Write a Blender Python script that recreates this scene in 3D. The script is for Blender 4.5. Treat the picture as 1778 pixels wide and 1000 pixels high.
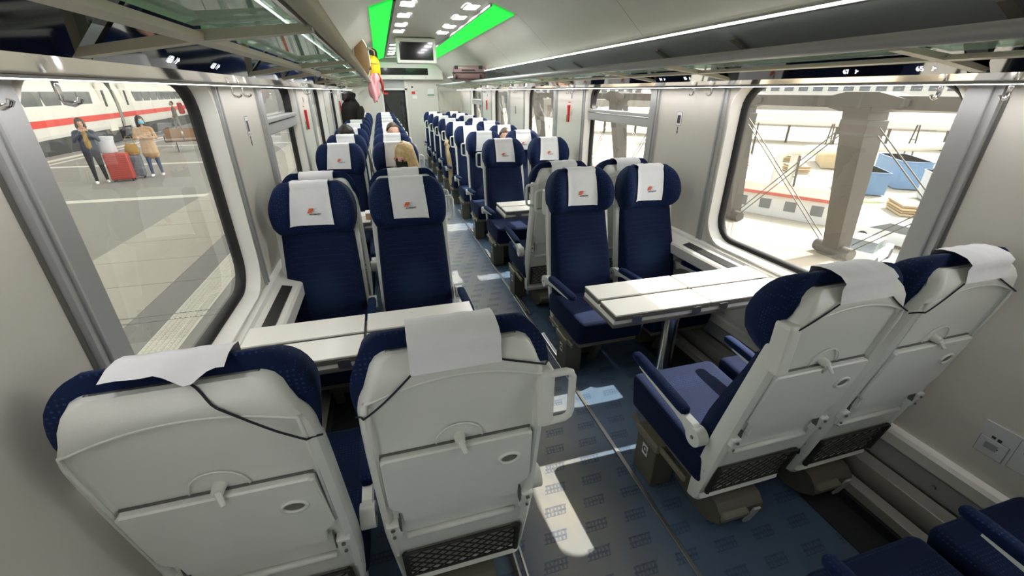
import bpy, bmesh, math, random
import numpy as np
from mathutils import Vector, Matrix
random.seed(7)
for o in list(bpy.data.objects): bpy.data.objects.remove(o, do_unlink=True)
S = bpy.context.scene
COL = S.collection
PI = math.pi
# ------------------------------------------------------------------ camera
FPX = 730.0
cam_d = bpy.data.cameras.new('camera'); cam = bpy.data.objects.new('camera', cam_d); COL.objects.link(cam)
cam_d.sensor_width = 36.0; cam_d.lens = FPX / 1778 * 36; cam_d.clip_start = .02; cam_d.clip_end = 800
_d = Vector((657 - 889, 158 - 500, FPX)).normalized()
_n = Vector((0, FPX, 342)).normalized()
_x = _n.cross(_d)
right = Vector((_x[0], _d[0], -_n[0])); up = -Vector((_x[1], _d[1], -_n[1])); back = -Vector((_x[2], _d[2], -_n[2]))
M3 = Matrix((right, up, back)).transposed()
cam.matrix_world = Matrix.Translation((0, 0, 1.70)) @ M3.to_4x4()
S.camera = cam
# ------------------------------------------------------------------ sky, sun, exposure
SUN_EL = math.radians(46)
W = bpy.data.worlds.new('world'); S.world = W; W.use_nodes = True
nt = W.node_tree; bg = nt.nodes['Background']
sky = nt.nodes.new('ShaderNodeTexSky'); sky.sky_type = 'NISHITA'; sky.sun_disc = False
sky.sun_elevation = SUN_EL; sky.sun_rotation = math.radians(90); sky.altitude = 50; sky.air_density = 1.2; sky.dust_density = 3.0
hs = nt.nodes.new('ShaderNodeHueSaturation'); hs.inputs['Saturation'].default_value = .35
nt.links.new(sky.outputs[0], hs.inputs['Color']); nt.links.new(hs.outputs[0], bg.inputs[0]); bg.inputs[1].default_value = 0.245
sd = bpy.data.lights.new('sun', 'SUN'); sd.energy = 4.6; sd.angle = .009; sd.color = (1, .93, .80)
sun = bpy.data.objects.new('sun', sd); COL.objects.link(sun)
sdir = Vector((-math.cos(SUN_EL), -.10, -math.sin(SUN_EL)))
sun.rotation_euler = sdir.to_track_quat('-Z', 'Y').to_euler(); sun.location = (20, 5, 25)
S.view_settings.view_transform = 'Standard'; S.view_settings.look = 'None'
S.view_settings.gamma = 1; S.view_settings.use_curve_mapping = False
S.view_settings.exposure = 1.42
# ------------------------------------------------------------------ materials
MT = {}
def _nodes(name):
    m = bpy.data.materials.new(name); m.use_nodes = True; MT[name] = m
    return m, m.node_tree, m.node_tree.nodes['Principled BSDF']
def mat(name, c, rough=.5, metal=0, noise=.06, scale=8, bump=0, bscale=200, sheen=0, spec=.5, coat=0):
    m, t, b = _nodes(name)
    tc = t.nodes.new('ShaderNodeTexCoord'); nz = t.nodes.new('ShaderNodeTexNoise'); nz.inputs['Scale'].default_value = scale; nz.inputs['Detail'].default_value = 4
    t.links.new(tc.outputs['Object'], nz.inputs['Vector'])
    mx = t.nodes.new('ShaderNodeMix'); mx.data_type = 'RGBA'
    mx.inputs[6].default_value = tuple(max(0, v * (1 - noise)) for v in c) + (1,)
    mx.inputs[7].default_value = tuple(min(1, v * (1 + noise)) for v in c) + (1,)
    t.links.new(nz.outputs['Fac'], mx.inputs[0]); t.links.new(mx.outputs[2], b.inputs['Base Color'])
    b.inputs['Roughness'].default_value = rough; b.inputs['Metallic'].default_value = metal
    b.inputs['Specular IOR Level'].default_value = spec
    if sheen: b.inputs['Sheen Weight'].default_value = sheen; b.inputs['Sheen Roughness'].default_value = .4
    if coat: b.inputs['Coat Weight'].default_value = coat; b.inputs['Coat Roughness'].default_value = .05
    if bump:
        n2 = t.nodes.new('ShaderNodeTexNoise'); n2.inputs['Scale'].default_value = bscale; t.links.new(tc.outputs['Object'], n2.inputs['Vector'])
        bp = t.nodes.new('ShaderNodeBump'); bp.inputs['Strength'].default_value = bump; bp.inputs['Distance'].default_value = .002
        t.links.new(n2.outputs['Fac'], bp.inputs['Height']); t.links.new(bp.outputs[0], b.inputs['Normal'])
    return m
def emis(name, c, s):
    m, t, b = _nodes(name)
    b.inputs['Base Color'].default_value = (.8, .8, .8, 1); b.inputs['Emission Color'].default_value = c + (1,); b.inputs['Emission Strength'].default_value = s
    return m
def glass(name, tint, ior=1.5, rough=.0, dirt=.0, dcol=(.8, .78, .7)):
    m, t, b = _nodes(name)
    out = t.nodes['Material Output']; t.nodes.remove(b)
    tr = t.nodes.new('ShaderNodeBsdfTransparent'); tr.inputs[0].default_value = tint + (1,)
    gl = t.nodes.new('ShaderNodeBsdfGlossy'); gl.inputs['Roughness'].default_value = rough
    lw = t.nodes.new('ShaderNodeLayerWeight'); lw.inputs[0].default_value = .5
    pw = t.nodes.new('ShaderNodeMath'); pw.operation = 'POWER'; pw.inputs[1].default_value = 4.0; t.links.new(lw.outputs['Facing'], pw.inputs[0])
    f0 = ((ior - 1) / (ior + 1)) ** 2 * 1.6
    fr = t.nodes.new('ShaderNodeMapRange'); fr.inputs['To Min'].default_value = f0; fr.inputs['To Max'].default_value = .75; t.links.new(pw.outputs[0], fr.inputs[0])
    mx = t.nodes.new('ShaderNodeMixShader'); t.links.new(fr.outputs[0], mx.inputs[0]); t.links.new(tr.outputs[0], mx.inputs[1]); t.links.new(gl.outputs[0], mx.inputs[2])
    last = mx
    if dirt:
        df = t.nodes.new('ShaderNodeBsdfTranslucent'); df.inputs[0].default_value = dcol + (1,)
        nz = t.nodes.new('ShaderNodeTexNoise'); nz.inputs['Scale'].default_value = 3; nz.inputs['Detail'].default_value = 6
        tc = t.nodes.new('ShaderNodeTexCoord'); t.links.new(tc.outputs['Object'], nz.inputs['Vector'])
        mm = t.nodes.new('ShaderNodeMath'); mm.operation = 'MULTIPLY'; mm.inputs[1].default_value = dirt * 2; t.links.new(nz.outputs['Fac'], mm.inputs[0])
        m2 = t.nodes.new('ShaderNodeMixShader'); t.links.new(mm.outputs[0], m2.inputs[0]); t.links.new(mx.outputs[0], m2.inputs[1]); t.links.new(df.outputs[0], m2.inputs[2]); last = m2
    t.links.new(last.outputs[0], out.inputs[0])
    return m
mat('wall', (.64, .62, .56), .45, noise=.03); mat('wall_trim', (.74, .73, .68), .4, noise=.03)
mat('ceil', (.62, .61, .54), .35, noise=.03); mat('ceil_dark', (.30, .29, .26), .4, noise=.05)
mat('alu', (.42, .42, .42), .38, 1.0); mat('alu_paint', (.40, .41, .41), .45, .2); mat('ductplate', (.50, .49, .45), .4, .5); mat('steel', (.62, .61, .57), .22, 1.0, noise=.04)
mat('polish', (.86, .82, .74), .13, 1.0, noise=.03); mat('chrome', (.7, .7, .7), .12, 1.0)
mat('gasket', (.008, .008, .009), .5); mat('black', (.006, .006, .007), .35); mat('grille', (.012, .012, .012), .5)
mat('olive_frame', (.46, .44, .34), .4, noise=.04); mat('rackpanel', (.55, .58, .64), .35, noise=.04)
mat('shell', (.72, .74, .69), .36, noise=.025, bump=.15, bscale=500); mat('shell_line', (.12, .12, .11), .6)
mat('ringhole', (.16, .16, .13), .5); mat('screw', (.22, .21, .2), .4, .6)
mat('cloth', (.78, .79, .80), .8, noise=.04, scale=20, bump=.4, bscale=60, sheen=.2)
mat('cord', (.008, .008, .02), .7); mat('net', (.02, .018, .016), .7); mat('netback', (.34, .34, .31), .7)
mat('orange', (.72, .11, .03), .6); mat('logogrey', (.28, .29, .33), .6); mat('logodark', (.06, .06, .09), .6)
mat('box', (.105, .10, .075), .5, noise=.12); mat('boxlid', (.17, .16, .12), .45, noise=.1); mat('sticker', (.8, .8, .78), .5); mat('floorrail', (.02, .02, .022), .5)
mat('table', (.86, .84, .78), .28, noise=.02, spec=.6); mat('table_edge', (.12, .115, .10), .45); mat('tape', (.45, .46, .46), .4)
mat('rubber', (.018, .019, .022), .6); mat('red', (.6, .015, .015), .4); mat('green_sign', (.03, .30, .16), .5); mat('white_sign', (.78, .78, .76), .5)
mat('screen', (.006, .007, .007), .12, coat=.5); mat('sockplate', (.62, .63, .64), .3); mat('sockdark', (.05, .05, .06), .4); mat('sockmid', (.3, .3, .33), .4)
mat('blackglass', (.004, .004, .005), .03, spec=.8, coat=1.0)
emis('led', (1, .97, .98), 15.0); emis('led_top', (1, .97, .93), 5.0); emis('lamp', (1, .96, 1.0), 26.0); emis('green', (.0, 1.0, .055), .42); MT['green'].node_tree.nodes['Principled BSDF'].inputs['Base Color'].default_value = (.0, .02, .0, 1); emis('digits', (.9, .93, 1), .75)
glass('pane', (.95, .955, .93), 1.35, dirt=.018); glass('shelfglass', (.80, .93, .87), 1.75, .01, dirt=.14, dcol=(.55, .72, .62)); glass('doorglass', (.25, .27, .28), 1.5)
def fabric(name, base, dot, wear_sheen):
    m, t, b = _nodes(name)
    tc = t.nodes.new('ShaderNodeTexCoord')
    vo = t.nodes.new('ShaderNodeTexVoronoi'); vo.inputs['Scale'].default_value = 85; vo.inputs['Randomness'].default_value = .15
    t.links.new(tc.outputs['Object'], vo.inputs['Vector'])
    rp = t.nodes.new('ShaderNodeValToRGB'); rp.color_ramp.elements[0].position = .14; rp.color_ramp.elements[0].color = (1, 1, 1, 1); rp.color_ramp.elements[1].position = .30; rp.color_ramp.elements[1].color = (0, 0, 0, 1)
    t.links.new(vo.outputs['Distance'], rp.inputs[0])
    mx = t.nodes.new('ShaderNodeMix'); mx.data_type = 'RGBA'; mx.inputs[6].default_value = base + (1,); mx.inputs[7].default_value = dot + (1,)
    t.links.new(rp.outputs[0], mx.inputs[0])
    # lumbar sheen painted into the fabric colour as a lighter patch
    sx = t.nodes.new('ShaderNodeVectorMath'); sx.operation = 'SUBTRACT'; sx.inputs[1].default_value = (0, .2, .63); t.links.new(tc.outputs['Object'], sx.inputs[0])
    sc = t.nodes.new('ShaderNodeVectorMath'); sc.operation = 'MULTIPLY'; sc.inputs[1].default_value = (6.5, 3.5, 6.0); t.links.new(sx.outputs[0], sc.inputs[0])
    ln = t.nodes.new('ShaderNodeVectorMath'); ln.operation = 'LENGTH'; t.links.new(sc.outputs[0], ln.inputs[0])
    mr = t.nodes.new('ShaderNodeMapRange'); mr.inputs['From Min'].default_value = 1.1; mr.inputs['From Max'].default_value = .2; mr.inputs['To Min'].default_value = 0; mr.inputs['To Max'].default_value = wear_sheen; mr.interpolation_type = 'SMOOTHSTEP'
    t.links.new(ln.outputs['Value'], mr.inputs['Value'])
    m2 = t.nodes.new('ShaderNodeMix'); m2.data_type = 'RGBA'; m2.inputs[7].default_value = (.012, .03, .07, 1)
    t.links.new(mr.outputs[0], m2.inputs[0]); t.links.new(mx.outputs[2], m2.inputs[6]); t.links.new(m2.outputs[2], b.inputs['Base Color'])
    b.inputs['Roughness'].default_value = .85; b.inputs['Sheen Weight'].default_value = .07; b.inputs['Sheen Tint'].default_value = (.25, .4, .8, 1); b.inputs['Specular IOR Level'].default_value = .2
    nz = t.nodes.new('ShaderNodeTexNoise'); nz.inputs['Scale'].default_value = 400; t.links.new(tc.outputs['Object'], nz.inputs['Vector'])
    bp = t.nodes.new('ShaderNodeBump'); bp.inputs['Strength'].default_value = .3; bp.inputs['Distance'].default_value = .002; t.links.new(nz.outputs['Fac'], bp.inputs['Height']); t.links.new(bp.outputs[0], b.inputs['Normal'])
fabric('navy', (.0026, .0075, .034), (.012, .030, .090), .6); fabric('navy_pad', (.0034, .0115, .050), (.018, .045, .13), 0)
def floor_mat():
    m, t, b = _nodes('floor'); N = t.nodes; L = t.links
    tc = N.new('ShaderNodeTexCoord'); sp = N.new('ShaderNodeSeparateXYZ'); L.new(tc.outputs['Object'], sp.inputs[0])
    def mth(op, a, bb=None, c=None):
        n = N.new('ShaderNodeMath'); n.operation = op
        for i, v in enumerate((a, bb, c)):
            if v is None: continue
            if isinstance(v, (int, float)): n.inputs[i].default_value = v
            else: L.new(v, n.inputs[i])
        return n.outputs[0]
    X, Y = sp.outputs[0], sp.outputs[1]
    v = mth('DIVIDE', Y, .112); u = mth('DIVIDE', mth('SUBTRACT', X, mth('MULTIPLY', Y, .38)), .188)
    fv = mth('FRACT', mth('ADD', v, 50)); fu = mth('FRACT', mth('ADD', u, 50))
    inu = mth('LESS_THAN', mth('ABSOLUTE', mth('SUBTRACT', fu, .5)), .27); inv = mth('LESS_THAN', mth('ABSOLUTE', mth('SUBTRACT', fv, .5)), .21)
    inside = mth('MULTIPLY', inu, inv)
    # letter strokes: slanted bars and a frame line inside each stamp
    st = mth('FRACT', mth('ADD', mth('MULTIPLY', fu, 11), mth('MULTIPLY', fv, 1.2)))
    bars = mth('GREATER_THAN', st, .42)
    cross = mth('LESS_THAN', mth('ABSOLUTE', mth('SUBTRACT', mth('FRACT', mth('MULTIPLY', fv, 5.2)), .5)), .2)
    letter = mth('MAXIMUM', mth('MULTIPLY', bars, .8), cross)
    nz = N.new('ShaderNodeTexNoise'); nz.inputs['Scale'].default_value = 60; L.new(tc.outputs['Object'], nz.inputs['Vector'])
    worn = N.new('ShaderNodeMapRange'); worn.inputs['From Min'].default_value = .3; worn.inputs['From Max'].default_value = .7; worn.inputs['To Min'].default_value = .35; worn.inputs['To Max'].default_value = .8; L.new(nz.outputs['Fac'], worn.inputs[0])
    stamp = mth('MULTIPLY', mth('MULTIPLY', inside, letter), worn.outputs[0])
    # traffic wear down the aisle
    n2 = N.new('ShaderNodeTexNoise'); n2.inputs['Scale'].default_value = 2.6; n2.inputs['Detail'].default_value = 6; L.new(tc.outputs['Object'], n2.inputs['Vector'])
    dx = mth('ABSOLUTE', mth('SUBTRACT', X, .60))
    base = N.new('ShaderNodeMapRange'); base.inputs['From Min'].default_value = .42; base.inputs['From Max'].default_value = .12; L.new(dx, base.inputs[0])
    wear_sheen = mth('MULTIPLY', base.outputs[0], mth('ADD', mth('MULTIPLY', n2.outputs['Fac'], 1.3), .05))
    m1 = N.new('ShaderNodeMix'); m1.data_type = 'RGBA'; m1.inputs[6].default_value = (.05, .105, .19, 1); m1.inputs[7].default_value = (.30, .27, .205, 1)
    L.new(wear_sheen, m1.inputs[0]); m1.clamp_factor = True
    n3 = N.new('ShaderNodeTexNoise'); n3.inputs['Scale'].default_value = 5; n3.inputs['Detail'].default_value = 5; L.new(tc.outputs['Object'], n3.inputs['Vector'])
    m3 = N.new('ShaderNodeMix'); m3.data_type = 'RGBA'; m3.inputs[7].default_value = (.12, .15, .20, 1); L.new(mth('MULTIPLY', n3.outputs['Fac'], .7), m3.inputs[0]); L.new(m1.outputs[2], m3.inputs[6])
    m2 = N.new('ShaderNodeMix'); m2.data_type = 'RGBA'; m2.inputs[7].default_value = (.03, .05, .11, 1); L.new(stamp, m2.inputs[0]); L.new(m3.outputs[2], m2.inputs[6])
    L.new(m2.outputs[2], b.inputs['Base Color']); b.inputs['Roughness'].default_value = .42; b.inputs['Specular IOR Level'].default_value = .4
floor_mat()
# ------------------------------------------------------------------ helpers
def link(name, me, parent=None, kind=None):
    o = bpy.data.objects.new(name, me); COL.objects.link(o); o.parent = parent
    if kind: o['kind'] = kind
    return o
def tag(o, label=None, cat=None, group=None, kind=None):
    for k, v in (('label', label), ('category', cat), ('group', group), ('kind', kind)):
        if v: o[k] = v
    return o
def empty(name, loc=(0, 0, 0), rz=0, label=None, cat=None, group=None, kind=None):
    o = link(name, None); o.location = loc; o.rotation_euler[2] = rz; o.empty_display_size = .05
    return tag(o, label, cat, group, kind)
def copy_tree(o, parent=None):
    c = o.copy(); COL.objects.link(c); c.parent = parent
    for ch in list(o.children): copy_tree(ch, c)
    return c
class MB:
    def __init__(s): s.bm = bmesh.new()
    def quad(s, pts):
        s.bm.faces.new([s.bm.verts.new(p) for p in pts]); return s
    def box(s, lo, hi, bev=0, rot=None, piv=None, seg=2):
        r = bmesh.ops.create_cube(s.bm, size=1); vs = r['verts']
        c = [(a + b) / 2 for a, b in zip(lo, hi)]; d = [b - a for a, b in zip(lo, hi)]
        for v in vs: v.co = Vector((c[0] + v.co.x * d[0], c[1] + v.co.y * d[1], c[2] + v.co.z * d[2]))
        if bev:
            es = list({e for v in vs for e in v.link_edges})
            r2 = bmesh.ops.bevel(s.bm, geom=es, offset=bev, segments=seg, profile=.5, affect='EDGES'); vs = list({v for f in r2['faces'] for v in f.verts} | {v for v in vs if v.is_valid})
        if rot is not None:
            p = Vector(piv if piv is not None else c)
            for v in vs: v.co = rot @ (v.co - p) + p
        return s
    def prism(s, pts, off):
        """closed polygon pts (list of 3d) extruded by vector off"""
        off = Vector(off); a = [s.bm.verts.new(p) for p in pts]; b = [s.bm.verts.new(Vector(p) + off) for p in pts]
        n = len(pts); s.bm.faces.new(a[::-1]); s.bm.faces.new(b)
        for i in range(n): s.bm.faces.new((a[i], a[(i + 1) % n], b[(i + 1) % n], b[i]))
        return s
    def tube(s, path, r, n=8, closed=False, caps=True):
        P = [Vector(p) for p in path]; m = len(P); rings = []; prev = None
        for i, p in enumerate(P):
            if closed: t = (P[(i + 1) % m] - P[i - 1]).normalized()
            else: t = (P[min(i + 1, m - 1)] - P[max(i - 1, 0)]).normalized()
            if prev is None: a = t.orthogonal().normalized()
            else: a = (prev - t * prev.dot(t)); a = a.normalized() if a.length > 1e-6 else t.orthogonal().normalized()
            prev = a; b = t.cross(a); rr = r[i] if isinstance(r, (list, tuple)) else r
            rings.append([s.bm.verts.new(p + (a * math.cos(2 * PI * k / n) + b * math.sin(2 * PI * k / n)) * rr) for k in range(n)])
        for i in range(m if closed else m - 1):
            A, B = rings[i], rings[(i + 1) % m]
            for k in range(n): s.bm.faces.new((A[k], A[(k + 1) % n], B[(k + 1) % n], B[k]))
        if caps and not closed: s.bm.faces.new(rings[0][::-1]); s.bm.faces.new(rings[-1])
        return s
    def grid(s, rows, close_u=False):
        R = [[s.bm.verts.new(p) for p in r] for r in rows]
        for i in range(len(R) - 1):
            n = len(R[i])
            for k in range(n if close_u else n - 1): s.bm.faces.new((R[i][k], R[i][(k + 1) % n], R[i + 1][(k + 1) % n], R[i + 1][k]))
        return R
    def loft(s, rings):
        R = s.grid(rings, True); s.bm.faces.new(R[0][::-1]); s.bm.faces.new(R[-1]); return s
    def sphere(s, c, r, sub=2, scale=(1, 1, 1)):
        v = bmesh.ops.create_icosphere(s.bm, subdivisions=sub, radius=1)['verts']
        for q in v: q.co = Vector((c[0] + q.co.x * r * scale[0], c[1] + q.co.y * r * scale[1], c[2] + q.co.z * r * scale[2]))
        return s
    def cone(s, p0, r0, p1, r1, n=12):
        p0, p1 = Vector(p0), Vector(p1); d = p1 - p0
        mt = Matrix.Translation((p0 + p1) / 2) @ d.to_track_quat('Z', 'Y').to_matrix().to_4x4()
        bmesh.ops.create_cone(s.bm, cap_ends=True, segments=n, radius1=r0, radius2=r1, depth=d.length, matrix=mt); return s
    def mesh(s, name, m, smooth=None):
        bmesh.ops.recalc_face_normals(s.bm, faces=s.bm.faces)
        me = bpy.data.meshes.new(name); s.bm.to_mesh(me); s.bm.free()
        for mm in (m if isinstance(m, (list, tuple)) else [m]): me.materials.append(MT[mm])
        if smooth:
            me.polygons.foreach_set('use_smooth', [True] * len(me.polygons))
            if smooth is not True: me.set_sharp_from_angle(angle=math.radians(smooth))
        return me
    def build(s, name, m, parent=None, smooth=None, kind=None): return link(name, s.mesh(name, m, smooth), parent, kind)
def text_mesh(body, size, m, align='CENTER', bold=0):
    c = bpy.data.curves.new('txt', 'FONT'); c.body = body; c.size = size; c.align_x = align; c.align_y = 'CENTER'; c.extrude = .0004; c.offset = bold
    o = bpy.data.objects.new('txt', c); COL.objects.link(o)
    dg = bpy.context.evaluated_depsgraph_get(); me = bpy.data.meshes.new_from_object(o.evaluated_get(dg)); bpy.data.objects.remove(o); bpy.data.curves.remove(c)
    me.materials.clear(); me.materials.append(MT[m]); me.name = 'lettering'
    return me
def frame_matrix(loc, ex, ey):
    ex = Vector(ex).normalized(); ey = Vector(ey).normalized(); ez = ex.cross(ey)
    return Matrix.Translation(loc) @ Matrix((ex, ey, ez)).transposed().to_4x4()
def ORDN(i): return ['first', 'second', 'third', 'fourth', 'fifth', 'sixth', 'seventh', 'eighth', 'ninth', 'tenth', 'eleventh', 'twelfth', 'thirteenth', 'fourteenth', 'fifteenth', 'sixteenth'][i]
def lerp(x, xs, ys): return float(np.interp(x, xs, ys))
def sst(a, b, x):
    t = min(1, max(0, (x - a) / (b - a))); return t * t * (3 - 2 * t)
# ------------------------------------------------------------------ coach shell
XL, XR, XC = -.71, 2.06, .675
Y0, Y1 = -1.75, 12.15
WINS = [(-.95, .15), (1.17, 2.27), (3.18, 4.32), (5.28, 6.38), (7.38, 8.44), (9.46, 10.52)]
HOPPER = {2, 5}
ZB, ZT, RC = .80, 1.735, .14
def side(u, s): return XR - u if s > 0 else XL + u        # u = distance inward from the wall
fl = MB().box((XL - .1, Y0, -.06), (XR + .1, Y1, 0)).build('floor', 'floor', kind='structure')
tag(fl, 'blue worn coach floor with printed stamps')
def rrect(y0, y1, z0, z1, r, n=7):
    pts = []
    for cy, cz, a0 in ((y1 - r, z1 - r, 0), (y0 + r, z1 - r, 90), (y0 + r, z0 + r, 180), (y1 - r, z0 + r, 270)):
        for k in range(n):
            a = math.radians(a0 + 90 * k / (n - 1)); pts.append((cy + r * math.cos(a), cz + r * math.sin(a)))
    return pts
def wall(s):
    mb = MB(); x = side(0, s); ztop = 1.90; bays = []
    for i, (a, b) in enumerate(WINS):
        lo = Y0 if i == 0 else (WINS[i - 1][1] + a) / 2; hi = Y1 if i == len(WINS) - 1 else (b + WINS[i + 1][0]) / 2
        if i == len(WINS) - 1: hi = b + .45; mb.quad([(x, hi, 0), (x, Y1, 0), (x, Y1, ztop), (x, hi, ztop)])
        hole = rrect(a - .05, b + .05, ZB - .05, ZT + .02, RC + .03)
        outer = []
        for k, (y, z) in enumerate(hole):
            q = k // 7; f = k % 7      # quadrant: TR, TL, BL, BR
            cy = hi if q in (0, 3) else lo; cz = ztop if q in (0, 1) else 0
            if f == 3: outer.append((cy, cz))
            elif (f < 3) == (q in (0, 2)): outer.append((cy, z))
            else: outer.append((y, cz))
        R = mb.grid([[(x, y, z) for y, z in hole], [(x, y, z) for y, z in outer]], True)
    o = mb.build('wall_right' if s > 0 else 'wall_left', 'wall', kind='structure')
    tag(o, 'grey-beige side wall of the coach with window openings on the %s' % ('right' if s > 0 else 'left'))
    # outer skin above and below so that no light leaks round the floor
    return o
wl, wr = wall(-1), wall(1)
def ring_mesh(name, loops, m, parent, kind=None, smooth=60):
    mb = MB(); mb.grid(loops, True); return mb.build(name, m, parent, smooth, kind)
wn = 0
for s in (-1, 1):
    sgn = 'right' if s > 0 else 'left'
    for i, (a, b) in enumerate(WINS):
        wn += 1
        def lp(g, u, r): return [(side(u, s), y, z) for y, z in rrect(a - g, b + g, ZB - g, ZT + min(g, .02), r)]
        root = ring_mesh('window_%d' % wn, [lp(.05, 0, RC + .03), lp(.045, .012, RC + .03), lp(.03, .014, RC + .02), lp(.012, -.045, RC + .01)], 'wall_trim', None, 'structure')
        tag(root, 'rounded %s-side coach window %d counted from the camera' % (sgn, i))
        ring_mesh('gasket', [lp(.012, -.045, RC + .01), lp(.0, -.045, RC), lp(-.012, -.06, RC - .01), lp(-.012, -.085, RC - .01)], 'gasket', root)
        pane = MB(); pts = rrect(a + .005, b - .005, ZB + .005, ZT - .005, RC)
        pane.bm.faces.new([pane.bm.verts.new((side(-.075, s), y, z)) for y, z in pts]); pane.build('pane', 'pane', root)
        if i in HOPPER:
            zt0, zt1 = 1.43, 1.50
            MB().box((min(side(-.07, s), side(-.01, s)), a - .01, zt0), (max(side(-.07, s), side(-.01, s)), b + .01, zt1), .008).build('transom', 'alu_paint', root)
            MB().box((min(side(-.06, s), side(.0, s)), a, zt1 + .008), (max(side(-.06, s), side(.0, s)), b, zt1 + .035), .004).build('hopper_rail', 'alu_paint', root)
            ring_mesh('hopper_frame', [[(side(u, s), y, z) for y, z in rrect(a + g, b - g, zt1 + .012 + g, ZT - .0 - g, .06)] for g, u in ((0, -.045), (.0, -.025), (.022, -.025), (.022, -.07))], 'gasket', root)
# pillars, blind rails, sill ledge
tn = 0
def trim(mb, m, label, smooth=None, parent=None):
    global tn; tn += 1
    o = mb.build('trim_%d' % tn if parent is None else 'rail', m, parent, smooth, 'structure'); o['label'] = label
    return o
for s in (-1, 1):
    sg = 'right' if s > 0 else 'left'
    for i, (a, b) in enumerate(WINS):
        for yy, nm in ((a - .115, 'near'), (b + .075, 'far')):
            mb = MB()
            if nm == 'near': mb.box((min(side(-.045, s), side(.018, s)), a - .085, .77), (max(side(-.045, s), side(.018, s)), a - .008, 1.74), .006)  # shade of the near reveal painted as a grey strip beside the rail
            for (w0, w1, d) in ((0, .012, .016), (.012, .034, .008), (.034, .046, .016)):
                mb.box((min(side(0, s), side(d, s)), yy + w0, .72), (max(side(0, s), side(d, s)), yy + w1, 1.74))
            trim(mb, 'alu_paint', 'grey blind rail at the %s edge of %s window %d' % (nm, sg, i))
    # ledge below the windows with black air slot
    prof = [(0, .755), (.035, .75), (.045, .735), (.15, .71), (.162, .70), (.165, .64), (.06, .60), (0, .60)]
    mb = MB(); mb.loft([[(side(u, s), y, z) for u, z in prof] for y in (1.13, 11.4)])
    lg = trim(mb, 'wall_trim', 'pale sill ledge running under the %s windows' % sg)
    for i, (a, b) in enumerate(WINS[1:]):
        mb = MB(); mb.prism([(side(.075, s), a + .05, .7305), (side(.125, s), a + .05, .7185), (side(.125, s), b + .1, .7185), (side(.075, s), b + .1, .7305)], (0, 0, .002))
        mb.build('air_slot', 'grille', lg)
    # wall panel joints
    for y in (1.045, 2.72, 4.80, 6.88, 8.95):
        if abs(y - 1.045) < .01: trim(MB().box((min(side(0, s), side(.003, s)), y - .006, .33), (max(side(0, s), side(.003, s)), y + .006, 1.74)), 'shell_line', 'dark panel joint beside near %s window' % sg)
    if s > 0: trim(MB().box((side(.003, s), .47, .33), (side(0, s), .478, 1.05)), 'shell_line', 'dark panel joint by the wall sockets')
    # skirting and heater duct along the floor
    mb = MB(); mb.loft([[(side(u, s), y, z) for u, z in ((0, .34), (.035, .335), (.045, .32), (.045, .27), (.03, .255), (0, .255))] for y in (Y0, Y1)])
    o = mb.build('baseboard_%s' % sg, 'wall_trim', None, None, 'structure'); o['label'] = 'white skirting bar along the foot of the %s wall' % sg
    dk = MB().box((min(side(0, s), side(.24, s)), Y0, 0), (max(side(0, s), side(.24, s)), Y1, .05)).build('trim_%d' % (tn + 1), 'rubber', None, None, 'structure'); tn += 1
    dk['label'] = 'dark heater channel along the %s wall' % sg
    mb = MB(); mb.loft([[(side(u, s), y, z) for u, z in ((0, .255), (.03, .25), (.03, .16), (0, .16))] for y in (Y0, Y1)]); mb.build('channel_cover', 'alu_paint', dk)
    y = Y0
    while y < Y1 - .3:
        MB().box((min(side(.05, s), side(.125, s)), y + .003, .05), (max(side(.05, s), side(.125, s)), y + .697, .165), .004).build('duct_plate', 'ductplate', dk)
        MB().box((min(side(.165, s), side(.225, s)), y + .003, .05), (max(side(.165, s), side(.225, s)), y + .697, .10), .004).build('duct_plate', 'ductplate', dk)
        MB().cone((side(.012, s), y + .35, .205), .012, (side(.04, s), y + .35, .205), .009).build('bolt', 'alu', dk)
        y += .70
    mat_y = MB().box((min(side(.24, s), side(.40, s)), Y0, .0), (max(side(.24, s), side(.40, s)), Y1, .004)).build('rubber_strip', 'rubber', fl)
for x in (.30, .975):
    MB().box((x - .010, Y0, 0), (x + .010, Y1, .006), .002).build('metal_strip', 'alu', fl)
# ceiling
PROF = [(0, 1.74), (.0, 1.86), (.06, 1.90), (.295, 2.0), (.31, 2.035), (.42, 2.13), (.54, 2.235), (.64, 2.315), (.71, 2.37)]
PROF2 = [(.93, 2.445), (.96, 2.452), (1.15, 2.462), (1.385, 2.465)]
def prof_pts(y, full):
    L = [(XL + u, z) for u, z in PROF + PROF2]; R = [(XR - u, z) for u, z in (PROF + PROF2)[:-1]][::-1]
    return [(x, y, z) for x, z in L + R]
mb = MB(); mb.grid([prof_pts(y, True) for y in (Y0, 4.55, Y1)]); ce = mb.build('ceiling', 'ceil', None, 40, 'structure')
ce['label'] = 'curved pale coach ceiling'
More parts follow.
